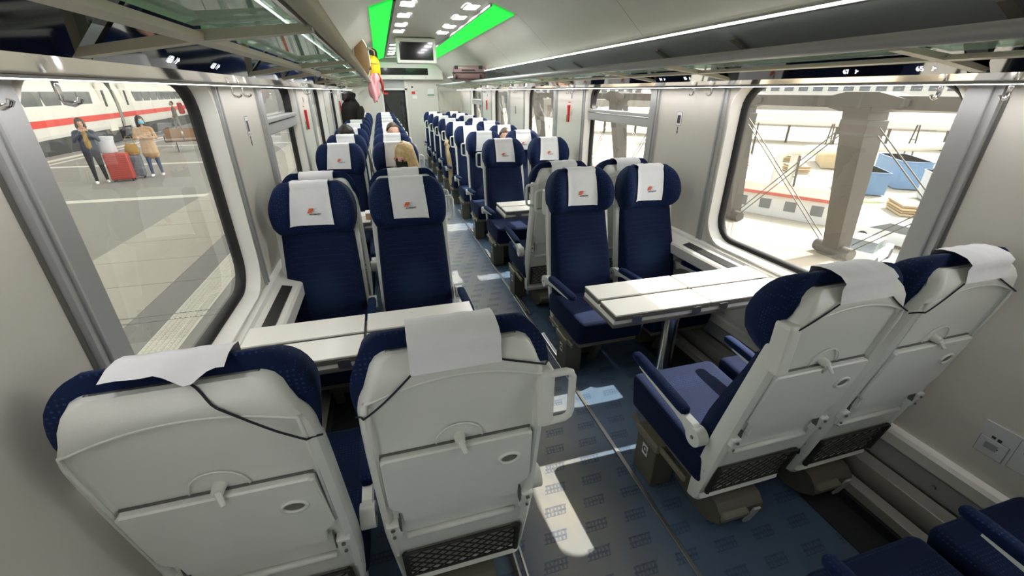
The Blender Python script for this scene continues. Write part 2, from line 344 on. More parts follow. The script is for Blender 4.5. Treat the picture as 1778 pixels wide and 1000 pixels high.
# central ceiling panel seams
for y in (1.2, 2.9, 4.55, 6.1, 7.75, 9.4, 11.0):
    for s in (-1, 1):
        mb = MB(); mb.grid([[(side(u, s), yy, z - .0015) for u, z in PROF[4:]] for yy in (y - .002, y + .002)]); mb.build('ceiling_seam', 'shell_line', ce)
for s in (-1, 1):
    sg = 'right' if s > 0 else 'left'
    mb = MB()
    p = [(.715, 2.366), (.925, 2.4385), (.927, 2.432), (.72, 2.360)]
    mb.loft([[(side(u, s), y, z) for u, z in p] for y in (4.6, 12.0)])
    o = mb.build('cove_light', 'green', None); tag(o, 'glowing green light strip along the %s side of the ceiling' % sg, 'light strip', 'green ceiling strips')
    mb = MB(); mb.box((min(side(.932, s), side(.952, s)), 4.6, 2.425), (max(side(.932, s), side(.952, s)), 12.0, 2.45)); mb.build('edge_trim', 'black' if s < 0 else 'alu_paint', o)
    # upper LED line on the ceiling edge
    o = empty('led_strip'); mb = MB(); mb.quad([(side(.3135, s), Y0 + .05, 2.002), (side(.3135, s), Y0 + .05, 2.0125), (side(.3135, s), 12.0, 2.0125), (side(.3135, s), 12.0, 2.002)]); mb.build('diffuser', 'led_top', o)
    mb = MB(); mb.loft([[(side(u, s), y, z) for u, z in ((.297, 2.000), (.3125, 2.000), (.3125, 2.0145), (.309, 2.020), (.297, 2.014))] for y in (Y0 + .05, 12.0)]); mb.build('housing', 'alu_paint', o); tag(o, 'thin white LED line above the %s luggage rack' % sg, 'light strip')
    o = empty('led_strip'); mb = MB(); mb.quad([(side(.085, s), Y0 + .05, 1.7195), (side(.098, s), Y0 + .05, 1.7205), (side(.098, s), 12.0, 1.7205), (side(.085, s), 12.0, 1.7195)]); mb.build('diffuser', 'led', o)
    mb = MB(); mb.loft([[(side(u, s), y, z) for u, z in ((.082, 1.7185), (.0835, 1.7215), (.0995, 1.7225), (.101, 1.721), (.101, 1.7265), (.082, 1.7275))] for y in (Y0 + .05, 12.0)]); mb.build('housing', 'alu_paint', o); tag(o, 'thin white LED line under the %s luggage rack over the windows' % sg, 'light strip')
# ceiling spot lamps
lamp_proto = None; ordn = ['nearest', 'second', 'third', 'fourth', 'fifth', 'sixth', 'seventh', 'last']
for s in (-1, 1):
    for k, y in enumerate((4.88, 5.58, 6.33, 7.0, 8.95, 9.70, 10.45, 11.1)):
        x = side(1.075, s); z = 2.4575
        if lamp_proto is None:
            root = empty('ceiling_lamp'); mb = MB()
            mb.grid([[(px, py, pz) for px, py in [(q[0], q[1]) for q in rrect(-sx, sx, -sy, sy, .03, 5)]] for sx, sy, pz in ((.078, .15, .002), (.076, .148, -.006), (.064, .136, -.006))], True)
            mb.build('bezel', 'wall_trim', root)
            mb = MB(); mb.bm.faces.new([mb.bm.verts.new((q[0], q[1], -.004)) for q in rrect(-.065, .065, -.137, .137, .028, 5)]); mb.build('diffuser', 'lamp', root); lamp_proto = root; o = root
        else: o = copy_tree(lamp_proto)
        o.location = (x, y, z)
        tag(o, '%s square ceiling lamp in the %s row' % (ordn[k], 'right' if s > 0 else 'left'), 'lamp', 'square ceiling lamps')
# ------------------------------------------------------------------ luggage racks
def num_on(parent, s, y, txt, u=.2215, size=.026, icon=True):
    # panel plane runs from (u .205, z 1.752) to (u .30, z 1.86)
    z = 1.752 + (u - .205) / .095 * .108 - .001; u += .0012
    ex = Vector((0, -s, 0)); ey = Vector((-s * .095, 0, .108)).normalized()
    o = link('seat_number', text_mesh(txt, size, 'digits', bold=.0004), parent); o.matrix_local = frame_matrix((side(u, s), y, z), ex, ey)
    if icon:
        mb = MB(); c = .0085
        mb.prism([(-.9 * c, -c, 0), (-.3 * c, -c, 0), (.1 * c, -.2 * c, 0), (c, -.1 * c, 0), (c, .45 * c, 0), (.35 * c, .4 * c, 0), (.2 * c, c, 0), (-.2 * c, c, 0), (-.25 * c, .1 * c, 0)], (0, 0, .0004))
        i = mb.build('seat_icon', 'digits', parent); i.matrix_local = frame_matrix((side(u, s), y - s * .042, z), ex, ey)
BR = [-.95, .12, 1.04, 2.16, 2.86, 4.26, 4.96, 6.36, 7.06, 8.46, 9.16, 10.56, 11.9]
for s in (-1, 1):
    sg = 'right' if s > 0 else 'left'
    rk = empty('luggage_rack', (0, 0, 0), 0, 'glass-bottomed metal luggage rack above the %s windows' % sg, 'luggage rack')
    ya, yb = Y0 + .02, 12.0
    mb = MB(); mb.loft([[(side(u, s), y, z) for u, z in ((.0, 1.735), (.10, 1.727), (.205, 1.752), (.21, 1.765), (.0, 1.775))] for y in (ya, yb)]); mb.build('polished_soffit', 'polish', rk)
    mb = MB(); mb.loft([[(side(u, s), y, z) for u, z in ((.384, 1.786), (.388, 1.781), (.412, 1.785), (.414, 1.797), (.388, 1.800))] for y in (ya, yb)]); mb.build('rear_bar', 'olive_frame', rk)
    mb = MB(); mb.tube([(side(.61, s), ya, 1.832), (side(.61, s), yb, 1.832)], .021, 14); mb.build('front_tube', 'alu_paint' if s > 0 else 'olive_frame', rk, True)
    MB().box((min(side(.585, s), side(.592, s)), ya, 1.812), (max(side(.585, s), side(.592, s)), yb, 1.834)).build('front_lip', 'steel', rk)
    for k in range(len(BR) - 1):
        a, b = BR[k] + .03, BR[k + 1] - .03
        mb = MB(); mb.loft([[(side(u, s), y, z) for u, z in ((.205, 1.752), (.30, 1.86), (.296, 1.866), (.198, 1.757))] for y in (a, b)]); bp = mb.build('number_panel', 'blackglass', rk)
        mb = MB(); mb.loft([[(side(u, s), y, z) for u, z in ((.40, 1.807), (.595, 1.826), (.595, 1.834), (.40, 1.815))] for y in (a - .01, b + .01)]); mb.build('glass_shelf', 'shelfglass', rk)
        if s > 0:
            if k == 2: num_on(bp, s, 1.471, '67'); num_on(bp, s, 1.203, '65')
            elif k == 3: num_on(bp, s, 2.50, '55', size=.026); num_on(bp, s, 2.76, '54', size=.026)
        else:
            if k == 2: num_on(bp, s, 1.376, '63'); num_on(bp, s, 1.691, '61')
            elif k == 4: num_on(bp, s, 3.1, '53'); num_on(bp, s, 3.6, '51')
    for y in BR:
        mb = MB()
        mb.loft([[(side(u, s), yy, z) for u, z in ((.20, 1.753), (.40, 1.783), (.60, 1.806), (.60, 1.820), (.40, 1.802), (.20, 1.768))] for yy in (y - .018, y + .018)]); mb.build('bracket', 'olive_frame', rk)
        mb = MB(); mb.loft([[(side(u, s), yy, z) for u, z in ((.05, 1.80), (.06, 1.885), (.22, 1.953), (.225, 1.945), (.085, 1.88), (.075, 1.80))] for yy in (y - .02, y + .02)]); mb.build('bracket_upright', 'ceil_dark', rk)
    # hooks hanging from the soffit
    for y in (1.02, 1.22, 2.45, 2.62, 4.60, 4.72, 6.7, 6.82, 8.8, 8.92):
        mb = MB(); mb.box((min(side(.049, s), side(.057, s)), y - .008, 1.682), (max(side(.049, s), side(.057, s)), y + .008, 1.735), .003)
        mb.tube([(side(.053, s), y, 1.686), (side(.058, s), y, 1.677), (side(.072, s), y, 1.674), (side(.084, s), y, 1.678), (side(.088, s), y, 1.686)], [.004, .006, .006, .005, .006], 8)
        mb.build('coat_hook', 'chrome', rk, 50)
# grey-blue back panel above rack is the ceiling profile itself; overlay strip
    mb = MB(); mb.grid([[(side(u, s), y, z) for u, z in ((.004, 1.80), (.005, 1.862), (.064, 1.8975), (.296, 1.9965))] for y in (ya, yb)]); mb.build('back_panel', 'rackpanel', rk, 30)
# ------------------------------------------------------------------ end walls, door, monitor
def cross_section():
    L = [(XL, 0)] + [(XL + u, z) for u, z in PROF + PROF2]; R = [(XR - u, z) for u, z in (PROF + PROF2)[:-1]][::-1] + [(XR, 0)]
    return L + R
mb = MB(); mb.bm.faces.new([mb.bm.verts.new((x, Y0, z)) for x, z in cross_section()]); o = mb.build('wall_back', 'wall', None, None, 'structure'); o['label'] = 'end wall behind the camera'
mb = MB(); DX0, DX1, DZ = .06, .70, 2.0
# far wall with a door opening
for poly in ([(XL, 0), (XL, 1.74), (XL, 1.86), (XL + .06, 1.90), (XL + .31, 2.035), (DX0, 2.25), (DX0, 0)],
             [(DX1, 0), (DX1, 2.46), (XR - .93, 2.445), (XR - .71, 2.37), (XR - .31, 2.035), (XR - .06, 1.90), (XR, 1.86), (XR, 0)],
             [(DX0, DZ), (DX0, 2.25), (XL + .71, 2.37), (XL + .93, 2.445), (XC, 2.465), (DX1, 2.465), (DX1, DZ)]):
    mb.prism([(x, Y1, z) for x, z in poly], (0, .04, 0))
ew = mb.build('wall_end', 'wall', None, None, 'structure'); ew['label'] = 'pale far end wall of the coach around the glass door'
dr = empty('door_1', (0, 0, 0), 0, 'dark glass sliding door in the far end wall', None, None, 'structure')
mb = MB()
for lo, hi in (((DX0, 0), (DX0 + .05, DZ)), ((DX1 - .05, 0), (DX1, DZ)), ((DX0, DZ - .05), (DX1, DZ)), ((DX0, 1.72), (DX1, 1.76))): mb.box((lo[0], Y1 - .02, lo[1]), (hi[0], Y1 + .02, hi[1]))
mb.build('door_frame', 'wall_trim', dr)
mb = MB()
for lo, hi in (((DX0 + .05, .02), (DX0 + .10, 1.72)), ((DX1 - .10, .02), (DX1 - .05, 1.72)), ((DX0 + .05, 1.67), (DX1 - .05, 1.72)), ((DX0 + .05, .02), (DX1 - .05, .22))): mb.box((lo[0], Y1 + .0, lo[1]), (hi[0], Y1 + .03, hi[1]))
mb.build('leaf_frame', 'black', dr)
MB().box((DX0 + .10, Y1 + .01, .22), (DX1 - .10, Y1 + .02, 1.67)).build('door_glass', 'doorglass', dr)
MB().box((DX0 + .05, Y1 + .005, 1.76), (DX1 - .05, Y1 + .015, 1.95)).build('top_light', 'alu_paint', dr)
MB().box((DX0 + .07, Y1 - .004, 1.62), (DX0 + .17, Y1 - .001, 1.665)).build('red_sticker', 'red', dr)
# vestibule behind the door
mb = MB(); mb.box((-.2, Y1 + 1.4, 0), (1.2, Y1 + 1.45, 2.3)); o = mb.build('wall_vestibule', 'wall', None, None, 'structure'); o['label'] = 'vestibule wall seen through the far door'
for n, x, z, w, h, m, lab in (('notice_sign', .86, 1.66, .085, .06, 'red', 'small red notice on the far end wall'), ('notice_sign', .88, 1.555, .12, .08, 'white_sign', 'white notice below the red one on the far end wall'),
                       ('notice_sign', 1.30, 1.68, .17, .14, 'white_sign', 'larger white notice at the right of the far end wall'), ('alarm_button', .84, 1.79, .04, .04, 'black', 'tiny black fitting above the red notice')):
    mb = MB(); mb.box((x - w / 2, Y1 - .012, z - h / 2), (x + w / 2, Y1, z + h / 2), .003); o = mb.build(n, m); tag(o, lab, 'sign')
MB().box((1.215, Y1 - .014, 1.60), (1.385, Y1 - .0115, 1.62)).build('green_band', 'green_sign', o if False else ew)
# information panel above door, portal box
pb = empty('information_display', (0, 0, 0), 0, 'long black information display over the far end door', 'display')
MB().box((-.02, Y1 - .16, 1.96), (1.62, Y1, 2.34), .012).build('housing', 'wall_trim', pb)
MB().box((.05, Y1 - .166, 2.06), (1.25, Y1 - .16, 2.215)).build('screen', 'screen', pb)
for x in (.62, 1.18): MB().cone((x, Y1 - .17, 2.0), .012, (x, Y1 - .155, 2.0), .012).build('lock', 'alu', pb)
mo = empty('monitor', (0, 0, 0), 0, 'flat black monitor in a white box hanging from the ceiling', 'monitor')
MB().box((.34, 7.72, 2.10), (.96, 7.95, 2.455), .012).build('housing', 'wall_trim', mo)
MB().box((.39, 7.712, 2.145), (.91, 7.72, 2.395), .002).build('screen', 'screen', mo)
# low cabinet & side partition with coat hooks near the far right corner
o = MB().box((1.30, 11.75, 0), (2.05, 12.1, .62), .01).build('low_cabinet', 'alu_paint'); tag(o, 'low grey cabinet at the far right end of the aisle', 'cabinet')
pt = empty('partition', (0, 0, 0), 0, 'narrow glass partition post at the far right corner', 'partition')
MB().box((1.42, 11.66, 0), (1.45, 11.69, 1.80), .004).build('post', 'steel', pt); MB().box((1.45, 11.67, .62), (2.04, 11.68, 1.70)).build('pane', 'pane', pt)
MB().box((2.0, 11.66, 0), (2.03, 11.69, 1.80), .004).build('post', 'steel', pt)
# ------------------------------------------------------------------ signs on the side walls
def wall_poly(name, s, y, z, pts, m, parent=None, d=.003, u=.001):
    mb = MB(); mb.prism([(side(u, s), y - s * a, z + b) for a, b in pts], (-s * d, 0, 0)); return mb.build(name, m, parent)
def rect(w, h, cx=0, cz=0): return [(cx - w / 2, cz - h / 2), (cx + w / 2, cz - h / 2), (cx + w / 2, cz + h / 2), (cx - w / 2, cz + h / 2)]
for s, y, z in ((1, 2.80, 1.52), (-1, 2.76, 1.53)):
    e = empty('window_pictogram', (0, 0, 0), 0, 'grey window pictogram with a down arrow on the %s wall panel' % ('right' if s > 0 else 'left'), 'sign')
    wall_poly('frame', s, y, z, rect(.062, .092), 'logogrey', e, .001); wall_poly('field', s, y, z, rect(.055, .085), 'white_sign', e, .0016)
    wall_poly('blind', s, y, z - .004, rect(.034, .055), 'sockdark', e, .0022)
    wall_poly('arrow', s, y, z - .085, [(-.003, 0), (-.003, .03), (.003, .03), (.003, 0), (.009, 0), (0, -.02), (-.009, 0)], 'logodark', e, .0016)
def hammer(s, y, z, i):
    e = empty('emergency_hammer', (0, 0, 0), 0, 'red emergency hammer holder on the %s wall' % ('right' if s > 0 else 'left') + (', nearer one' if i == 0 else ', farther one'), 'hammer')
    wall_poly('holder', s, y, z, [(-.010, -.09), (.010, -.09), (.013, .03), (.024, .085), (-.024, .085), (-.012, .03)], 'red', e, .02)
    wall_poly('label_plate', s, y + s * .06, z - .055, rect(.032, .075), 'green_sign', e, .002); wall_poly('icon', s, y - s * .06, z, rect(.008, .04), 'logogrey', e, .002)
    wall_poly('warning', s, y, z + .115, rect(.075, .009), 'orange', e, .002)
    wall_poly('pictogram', s, y - s * .05, z + .175, rect(.035, .042), 'logogrey', e, .002)
hammer(1, 4.80, 1.47, 0); hammer(1, 8.95, 1.45, 1); hammer(-1, 4.78, 1.45, 0); hammer(-1, 8.95, 1.45, 1)
o = wall_poly('wall_sign', 1, 6.95, 1.43, rect(.06, .11), 'logogrey'); tag(o, 'small grey sign between the third and fourth right windows', 'sign')
# wall sockets beside the near right seats
so = empty('socket_plate', (0, 0, 0), 0, 'two grey socket plates low on the right wall', 'socket')
wall_poly('back_plate', 1, .628, .515, rect(.105, .135, .0, 0), 'sockplate', so, .004)
wall_poly('cover_rim', 1, .632, .485, rect(.085, .075), 'sockmid', so, .0055); wall_poly('socket_cover', 1, .632, .485, rect(.079, .069), 'sockplate', so, .0075)
wall_poly('socket_slot', 1, .634, .492, rect(.036, .026), 'sockmid', so, .010); wall_poly('switch_mark', 1, .617, .492, rect(.008, .006), 'sockdark', so, .009)
wall_poly('mark', 1, .64, .53, rect(.012, .01), 'sockdark', so, .0055); wall_poly('mark', 1, .622, .528, rect(.012, .012), 'sockdark', so, .0055)
wall_poly('cover_rim', 1, .535, .515, rect(.088, .125), 'sockmid', so, .0055); wall_poly('socket_cover', 1, .535, .515, rect(.082, .119), 'sockplate', so, .0075); wall_poly('mark', 1, .552, .54, rect(.01, .014), 'sockdark', so, .009)
# ------------------------------------------------------------------ seats
def yr(z): return lerp(z, [.15, .93, 1.10, 1.20, 1.26], [.165, .012, -.015, -.022, -.01])
def shell_w(z):
    w = lerp(z, [.17, .24, .5, .9, 1.1], [.205, .212, .228, .226, .222])
    if z > 1.10: t = (z - 1.10) / .145; w = .222 * (1 - .42 * (1 - math.sqrt(max(0, 1 - t * t))))
    return w
def recess(x, z):
    zt = 1.170 - .046 * min(1, (x / .19) ** 2)
    return .016 * sst(.203, .193, abs(x)) * sst(zt + .004, zt - .006, z) * sst(.20, .215, z)
def shell_mesh():
    mb = MB(); rows = []
    zs = [.17, .178, .20, .215, .23] + [.26 + .05 * i for i in range(16)] + [1.06, 1.09, 1.105, 1.12, 1.132, 1.144, 1.156, 1.164, 1.172, 1.18, 1.195, 1.21, 1.222, 1.232, 1.239, 1.243]
    ss = [-1, -.97, -.93, -.90, -.875, -.85, -.825, -.7, -.5, -.25, 0, .25, .5, .7, .825, .85, .875, .90, .93, .97, 1]
    for z in zs:
        w = shell_w(z); d = lerp(z, [.17, .3, .6, 1.0, 1.15, 1.245], [.060, .072, .068, .058, .052, .033]); e = sst(1.20, 1.245, z) * .018 + sst(.20, .17, z) * .012
        row = []
        for s_ in ss:
            a = abs(s_); c = (1 - (max(0, a - .86) / .14) ** 2.2) ** (1 / 2.2) if a > .86 else 1
            x = w * s_; zz = z - .046 * min(1, (x / .19) ** 2) * sst(1.0, 1.10, z) * sst(1.235, 1.19, z); y = yr(zz) + .035 * (1 - c) + e + recess(x, zz); row.append((x, y, zz))
        f = yr(z) + d; z -= .046 * sst(1.0, 1.10, z) * sst(1.235, 1.19, z)
        row += [(w, f * .6 + row[-1][1] * .4, z), (w * .995, f, z), (w * .97, f + .004, z), (-w * .97, f + .004, z), (-w * .995, f, z), (-w, f * .6 + row[0][1] * .4, z)]
        rows.append(row)
    mb.loft(rows); return mb.mesh('back_shell', 'shell', 28)
def slab(zs, w, yb, yf, n=17, p=5):
    """closed cushion: front surface yf(x,z), back yb(z), half width w(z)"""
    mb = MB(); rows = []
    for z in zs:
        ww = w(z); r = []
        for k in range(n):
            t = -1 + 2 * k / (n - 1); t = math.copysign(abs(t) ** .75, t); x = ww * t; f = (1 - abs(t) ** p) ** (1 / p) if abs(t) < 1 else 0
            r.append((x, yb(z) + (yf(x, z) - yb(z)) * f, z))
        rows.append(r + [(ww * .7, yb(z), z), (-ww * .7, yb(z), z)])
    mb.loft(rows); return mb
def ease_z(z, z0, z1, r):   # 0 at the ends, 1 inside
    a = min(1, max(0, (z - z0) / r)); b = min(1, max(0, (z1 - z) / r)); f = lambda q: math.sqrt(max(0, 1 - (1 - q) ** 2)); return f(a) * f(b)
def back_mesh():
    z0, z1 = .36, .965; zs = [z0, z0 + .004, z0 + .012, z0 + .03, z0 + .06] + [.46 + .05 * i for i in range(9)] + [.91, .935, .952, .961, .965]
    def yf(x, z):
        c = lerp(z, [.36, .45, .6, .75, .9, .97], [.27, .268, .235, .185, .130, .112]); c += .014 * (x / .2) ** 2 * sst(.9, .6, z)
        return yr(z) + .05 + (c - yr(z) - .05) * (.35 + .65 * ease_z(z, z0, z1, .04))
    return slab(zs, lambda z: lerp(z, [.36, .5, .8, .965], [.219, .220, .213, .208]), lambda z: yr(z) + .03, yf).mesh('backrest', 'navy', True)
def head_front(x, z):
    c = lerp(z, [.95, 1.02, 1.1, 1.2, 1.26], [.112, .118, .108, .088, .07])
    e = lerp(z, [.95, .98, 1.02, 1.08, 1.15, 1.2, 1.235, 1.262], [.0, .035, .062, .080, .072, .052, .03, 0.0])
    return c + e * sst(.075, .185, abs(x))
def head_w(z):
    w = lerp(z, [.945, .97, 1.03, 1.10], [.197, .208, .226, .230])
    if z > 1.10: t = min(1, (z - 1.10) / .165); w = .230 * (1 - .45 * (1 - math.sqrt(max(0, 1 - t * t))))
    return w
def head_mesh():
    z0, z1 = .945, 1.262; zs = [z0, z0 + .003, z0 + .01, z0 + .025] + [.99 + .03 * i for i in range(7)] + [1.195, 1.215, 1.23, 1.243, 1.252, 1.259, 1.262]
    yb = lambda z: yr(z) + .045
    return slab(zs, head_w, yb, lambda x, z: yb(z) + (head_front(x, z) - yb(z)) * (.25 + .75 * ease_z(z, z0, z1, .045)), 25, 6).mesh('headrest', 'navy_pad', True)
def cover_mesh(v, short=False):
    rng = random.Random(v); mb = MB(); rows = []
    path = [('r', 1.182), ('r', 1.205), ('r', 1.225), ('p', -.024, 1.246), ('p', -.004, 1.262), ('p', .03, 1.270), ('p', .062, 1.268), ('p', .088, 1.260)] + [('f', z) for z in (1.235, 1.21, 1.18, 1.15, 1.12, 1.09, 1.06, 1.03, 1.018)]
    if short: path = path[4:]
    sl = [.0, .012, -.01, .02][v % 4]; fl_ = [.008, .016, .004, .012][v % 4]
    for i, p in enumerate(path):
        r = []; n = 15
        for k in range(n):
            t = -1 + 2 * k / (n - 1); q = max(0, i - 8) / 8
            x = (.098 + fl_ * q) * t + sl * q
            wv = .0025 * math.sin(9 * t + i * .8 + v * 2)
            if p[0] == 'r': y, z = yr(zu(zm(p[1]))) - .006 - abs(wv) * .6, p[1]
            elif p[0] == 'p':
                y, z = p[1], p[2] + wv * .5
                if short and i == 0: y -= .010 * max(0, 1 - abs(t - .35) * 2.2); z -= .030 * max(0, 1 - abs(t - .35) * 2.2)
            else:
                z = p[1] + (.004 * t if q > .9 else 0); y = head_front(x, z) + .008 + abs(wv) * (.4 + q) + .002 - .006 * sst(1.2, 1.26, z)
            r.append((x, y, z))
        rows.append(r)
    mb.grid(rows); me = mb.mesh('headrest_cover', 'cloth', True); return me
def zm(z, f=.925): return z if z < .95 else .95 + (z - .95) * f
def remap(me, f=.925):
    for v in me.vertices: v.co.z = zm(v.co.z, f)
    return me
def zu(z): return z if z < .95 else .95 + (z - .95) / .86
def rp(x, z, off=0): return (x, yr(z) + recess(x, z) - off, z)
def tray_mesh():
    out = [(-.186, .905), (.178, .905), (.188, .898), (.196, .70), (.190, .682), (.165, .658), (.163, .612), (-.163, .612), (-.165, .658), (-.190, .682), (-.196, .70), (-.194, .898)]
    mb = MB(); d = .020
    a = [mb.bm.verts.new((x, yr(z) + .012, z)) for x, z in out]; b = [mb.bm.verts.new((x, yr(z) - d + .016, z)) for x, z in out]
    c = [mb.bm.verts.new((x * .98, yr(z) - d + .012, z + (.004 if z < .75 else -.004))) for x, z in out]
    n = len(out)
    for A, B in ((a, b), (b, c)):
        for i in range(n): mb.bm.faces.new((A[i], A[(i + 1) % n], B[(i + 1) % n], B[i]))
    mb.bm.faces.new(c); return mb.mesh('tray_table', 'shell')
def net_mesh():
    mb = MB(); x0, x1, z0, z1 = -.172, .172, .252, .392
    def seg(a, b): mb.tube([(a[0], yr(a[1]) - .0015, a[1]), (b[0], yr(b[1]) - .0015, b[1])], .0022, 4)
    def clip(x, slope):
        pts = []; zz = z0; xx = x + slope * (zz - z0); xe = x + slope * (z1 - z0)
        a = (xx, z0); b = (xe, z1)
        def cl(p, q):
            if p[0] < x0: t = (x0 - p[0]) / (q[0] - p[0]); return (x0, p[1] + t * (q[1] - p[1]))
            if p[0] > x1: t = (x1 - p[0]) / (q[0] - p[0]); return (x1, p[1] + t * (q[1] - p[1]))
            return p
        if (a[0] < x0 and b[0] < x0) or (a[0] > x1 and b[0] > x1): return
        a2, b2 = cl(a, b), cl(b, a)
        if (Vector(a2) - Vector(b2)).length > .01: seg(a2, b2)
    k = -.52
    while k < .52: clip(k, 1.25); clip(k, -1.25); k += .043
    return mb.mesh('net', 'net')
def rod(name, p0, p1, r, m, parent=None, n=8): mb = MB(); mb.tube([p0, p1], r, n); return mb.build(name, m, parent, 50)
MESH = {'shell': remap(shell_mesh(), .86), 'back': back_mesh(), 'head': remap(head_mesh()), 'covers': [remap(cover_mesh(v)) for v in range(4)], 'tray': tray_mesh(), 'net': net_mesh()}
LOGO_T1 = text_mesh('IC', .030, 'logogrey', bold=-.0006); LOGO_T2 = text_mesh('INTERCITY', .0125, 'logodark', bold=.0003)
mb = MB()
for k in range(3): mb.prism([(-.030 + .0045 * k * 1.1, -.012 + .0086 * k, 0), (-.004 + .0045 * k, -.012 + .0086 * k, 0), (-.0015 + .0045 * k, -.0045 + .0086 * k, 0), (-.0265 + .0045 * k, -.0045 + .0086 * k, 0)], (0, 0, .0005))
LOGO_M = mb.mesh('logo_mark', 'orange')
mb = MB(); mb.box((-.228, .155, .275), (.228, .69, .43), .035, seg=4)
for v in mb.bm.verts:
    t = (v.co.y - .155) / .535; v.co.z += (.028 * t if v.co.z > .35 else .05 * (1 - t) * 0) - (.012 * (1 - (v.co.x / .228) ** 2) if v.co.z > .38 else 0)
    if v.co.z < .33: v.co.y -= .02 * t
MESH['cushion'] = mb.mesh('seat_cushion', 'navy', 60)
def armrest(parent, x):
    e = link('armrest', None, parent)
    mb = MB(); sec = []
    for y, zc, w, h in ((.262, .572, .012, .008), (.27, .574, .020, .016), (.30, .577, .023, .019), (.45, .588, .023, .019), (.60, .598, .023, .019), (.635, .599, .020, .016), (.645, .599, .010, .008)):
        sec.append([(x + w * math.copysign(abs(math.cos(a)) ** .6, math.cos(a)), y, zc + h * math.copysign(abs(math.sin(a)) ** .6, math.sin(a))) for a in [2 * PI * k / 12 for k in range(12)]])
    mb.loft(sec); mb.build('pad', 'navy_pad', e, 50)
    mb = MB(); sec = []
    for y, zt, zb in ((.175, .555, .485), (.21, .565, .495), (.26, .566, .527), (.32, .565, .540), (.45, .572, .553), (.58, .582, .570)):
        sec.append([(x - .015, y, zb), (x + .015, y, zb), (x + .015, y, zt), (x - .015, y, zt)])
    mb.loft(sec); mb.build('arm', 'shell', e)
    rod('pivot', (x - .022, .19, .522), (x + .022, .19, .522), .038, 'shell', e, 20)
    for sx in (-1, 1): rod('pivot_cap', (x + sx * .022, .19, .522), (x + sx * .0235, .19, .522), .008, 'screw', e, 10)
def make_seat(aisle):
    """aisle: +1 / -1 local x side carrying grab handle and side box, 0 = window seat"""
    r = empty('coach_seat')
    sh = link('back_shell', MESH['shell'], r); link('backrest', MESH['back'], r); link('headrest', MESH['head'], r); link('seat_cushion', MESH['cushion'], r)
    cv = link('headrest_cover', MESH['covers'][0], r)
    # printed logo on the cover front
    zc = 1.105; yc = head_front(0, zc) + .0158; ey = Vector((0, -.13, 1)).normalized(); ex = Vector((-1, 0, 0))
    for nm, me, dx, dz in (('logo_mark', LOGO_M, 0, 0), ('logo_text', LOGO_T1, .012, -.001), ('logo_text', LOGO_T2, .012, -.021)):
        q = link(nm, me, cv); q.matrix_local = frame_matrix((-dx, yc - dz * .10, zm(zc) + dz), ex, ey)
    tr = link('tray_table', MESH['tray'], r)
    mb = MB(); zz = .812; ring = [(.128 + .027 * math.cos(a), yr(zz + .021 * math.sin(a)) - .0095, zz + .021 * math.sin(a)) for a in [2 * PI * k / 20 for k in range(20)]]
    mb.tube(ring, .0048, 6, True); mb.build('finger_ring', 'shell', tr, True)
    mb = MB(); mb.bm.faces.new([mb.bm.verts.new((x, y + .0008, z)) for x, y, z in ring]); mb.build('finger_hole', 'ringhole', tr)
    mb = MB(); arc = [(.058 * math.cos(a), .915 + .058 * math.sin(a)) for a in [PI * k / 14 for k in range(15)]]
    mb.tube([(x, yr(z) + .0108, z) for x, z in arc], .0025, 6); mb.build('latch_arc', 'shell', sh, True)
    mb = MB(); mb.cone((0, yr(.92) + .02, .922), .015, (0, yr(.92) - .008, .920), .012, 14); mb.cone((0, yr(.92) - .004, .922), .008, (.010, yr(.92) - .020, .896), .006, 8); mb.build('latch_knob', 'shell', sh, 40)
    mb = MB(); mb.box((-.19, yr(.908) + .010, .9055), (.186, yr(.908) + .0172, .9095)); mb.build('tray_gap', 'shell_line', sh)
    for sx in (-1, 1):
        hg = link('hinge', None, r)
        rot = Matrix.Rotation(math.radians(11), 3, 'X')
        mb = MB(); mb.box((sx * .198 - .018, yr(.565) - .012, .565), (sx * .198 + .018, yr(.565) + .02, .602), .004, rot); mb.box((sx * .190 - .013, yr(.54) - .006, .525), (sx * .190 + .013, yr(.54) + .02, .567), .004, rot); mb.build('hinge_plate', 'shell', hg)
        for zz, rr in ((.585, .006), (.545, .005)): rod('screw', (sx * .198, yr(zz) - .010, zz), (sx * .198, yr(zz) - .014, zz), rr, 'screw', hg, 8)
        mb = MB(); mb.box((sx * .176 - .0015, yr(.575) - .003, .56), (sx * .176 + .0015, yr(.6) + .02, .625)); mb.build('hinge_slot', 'shell_line', hg)
    mb = MB(); ar = [(x, 1.172 - .046 * min(1, (x / .19) ** 2)) for x in np.linspace(-.196, .196, 25)]; ar = [(-.199, .70), (-.199, 1.0), (-.199, 1.09)] + ar + [(.199, 1.09), (.199, 1.0), (.199, .70)]
    mb.tube([(x, yr(z) + .0035, zm(z, .86)) for x, z in ar], .0045, 6); mb.build('panel_ridge', 'shell', sh, True)
    mb = MB(); mb.tube([(-.165, yr(.505) + .008, .505), (.165, yr(.505) + .008, .505)], .010, 8); mb.build('lower_ridge', 'shell', sh, True)
    pk = link('net_pocket', None, r)
    mb = MB(); q = [(-.182, .243), (.182, .243), (.182, .402), (-.182, .402)]; mb.prism([(x, yr(z) + .0145, z) for x, z in q], (0, -.001, 0)); mb.build('pocket_back', 'netback', pk)
    link('net', MESH['net'], pk)
    mb = MB()
    for a, b, w in ((q[0], q[1], .004), (q[1], q[2], .010), (q[2], q[3], .005), (q[3], q[0], .010)): mb.tube([(a[0], yr(a[1]) + .001, a[1]), (b[0], yr(b[1]) + .001, b[1])], w, 6)
    mb.build('pocket_frame', 'net', pk)
    # pan and feet
    MB().box((-.20, .19, .245), (.20, .64, .285), .006).build('seat_pan', 'boxlid', r)
    ub = link('underseat_box', None, r)
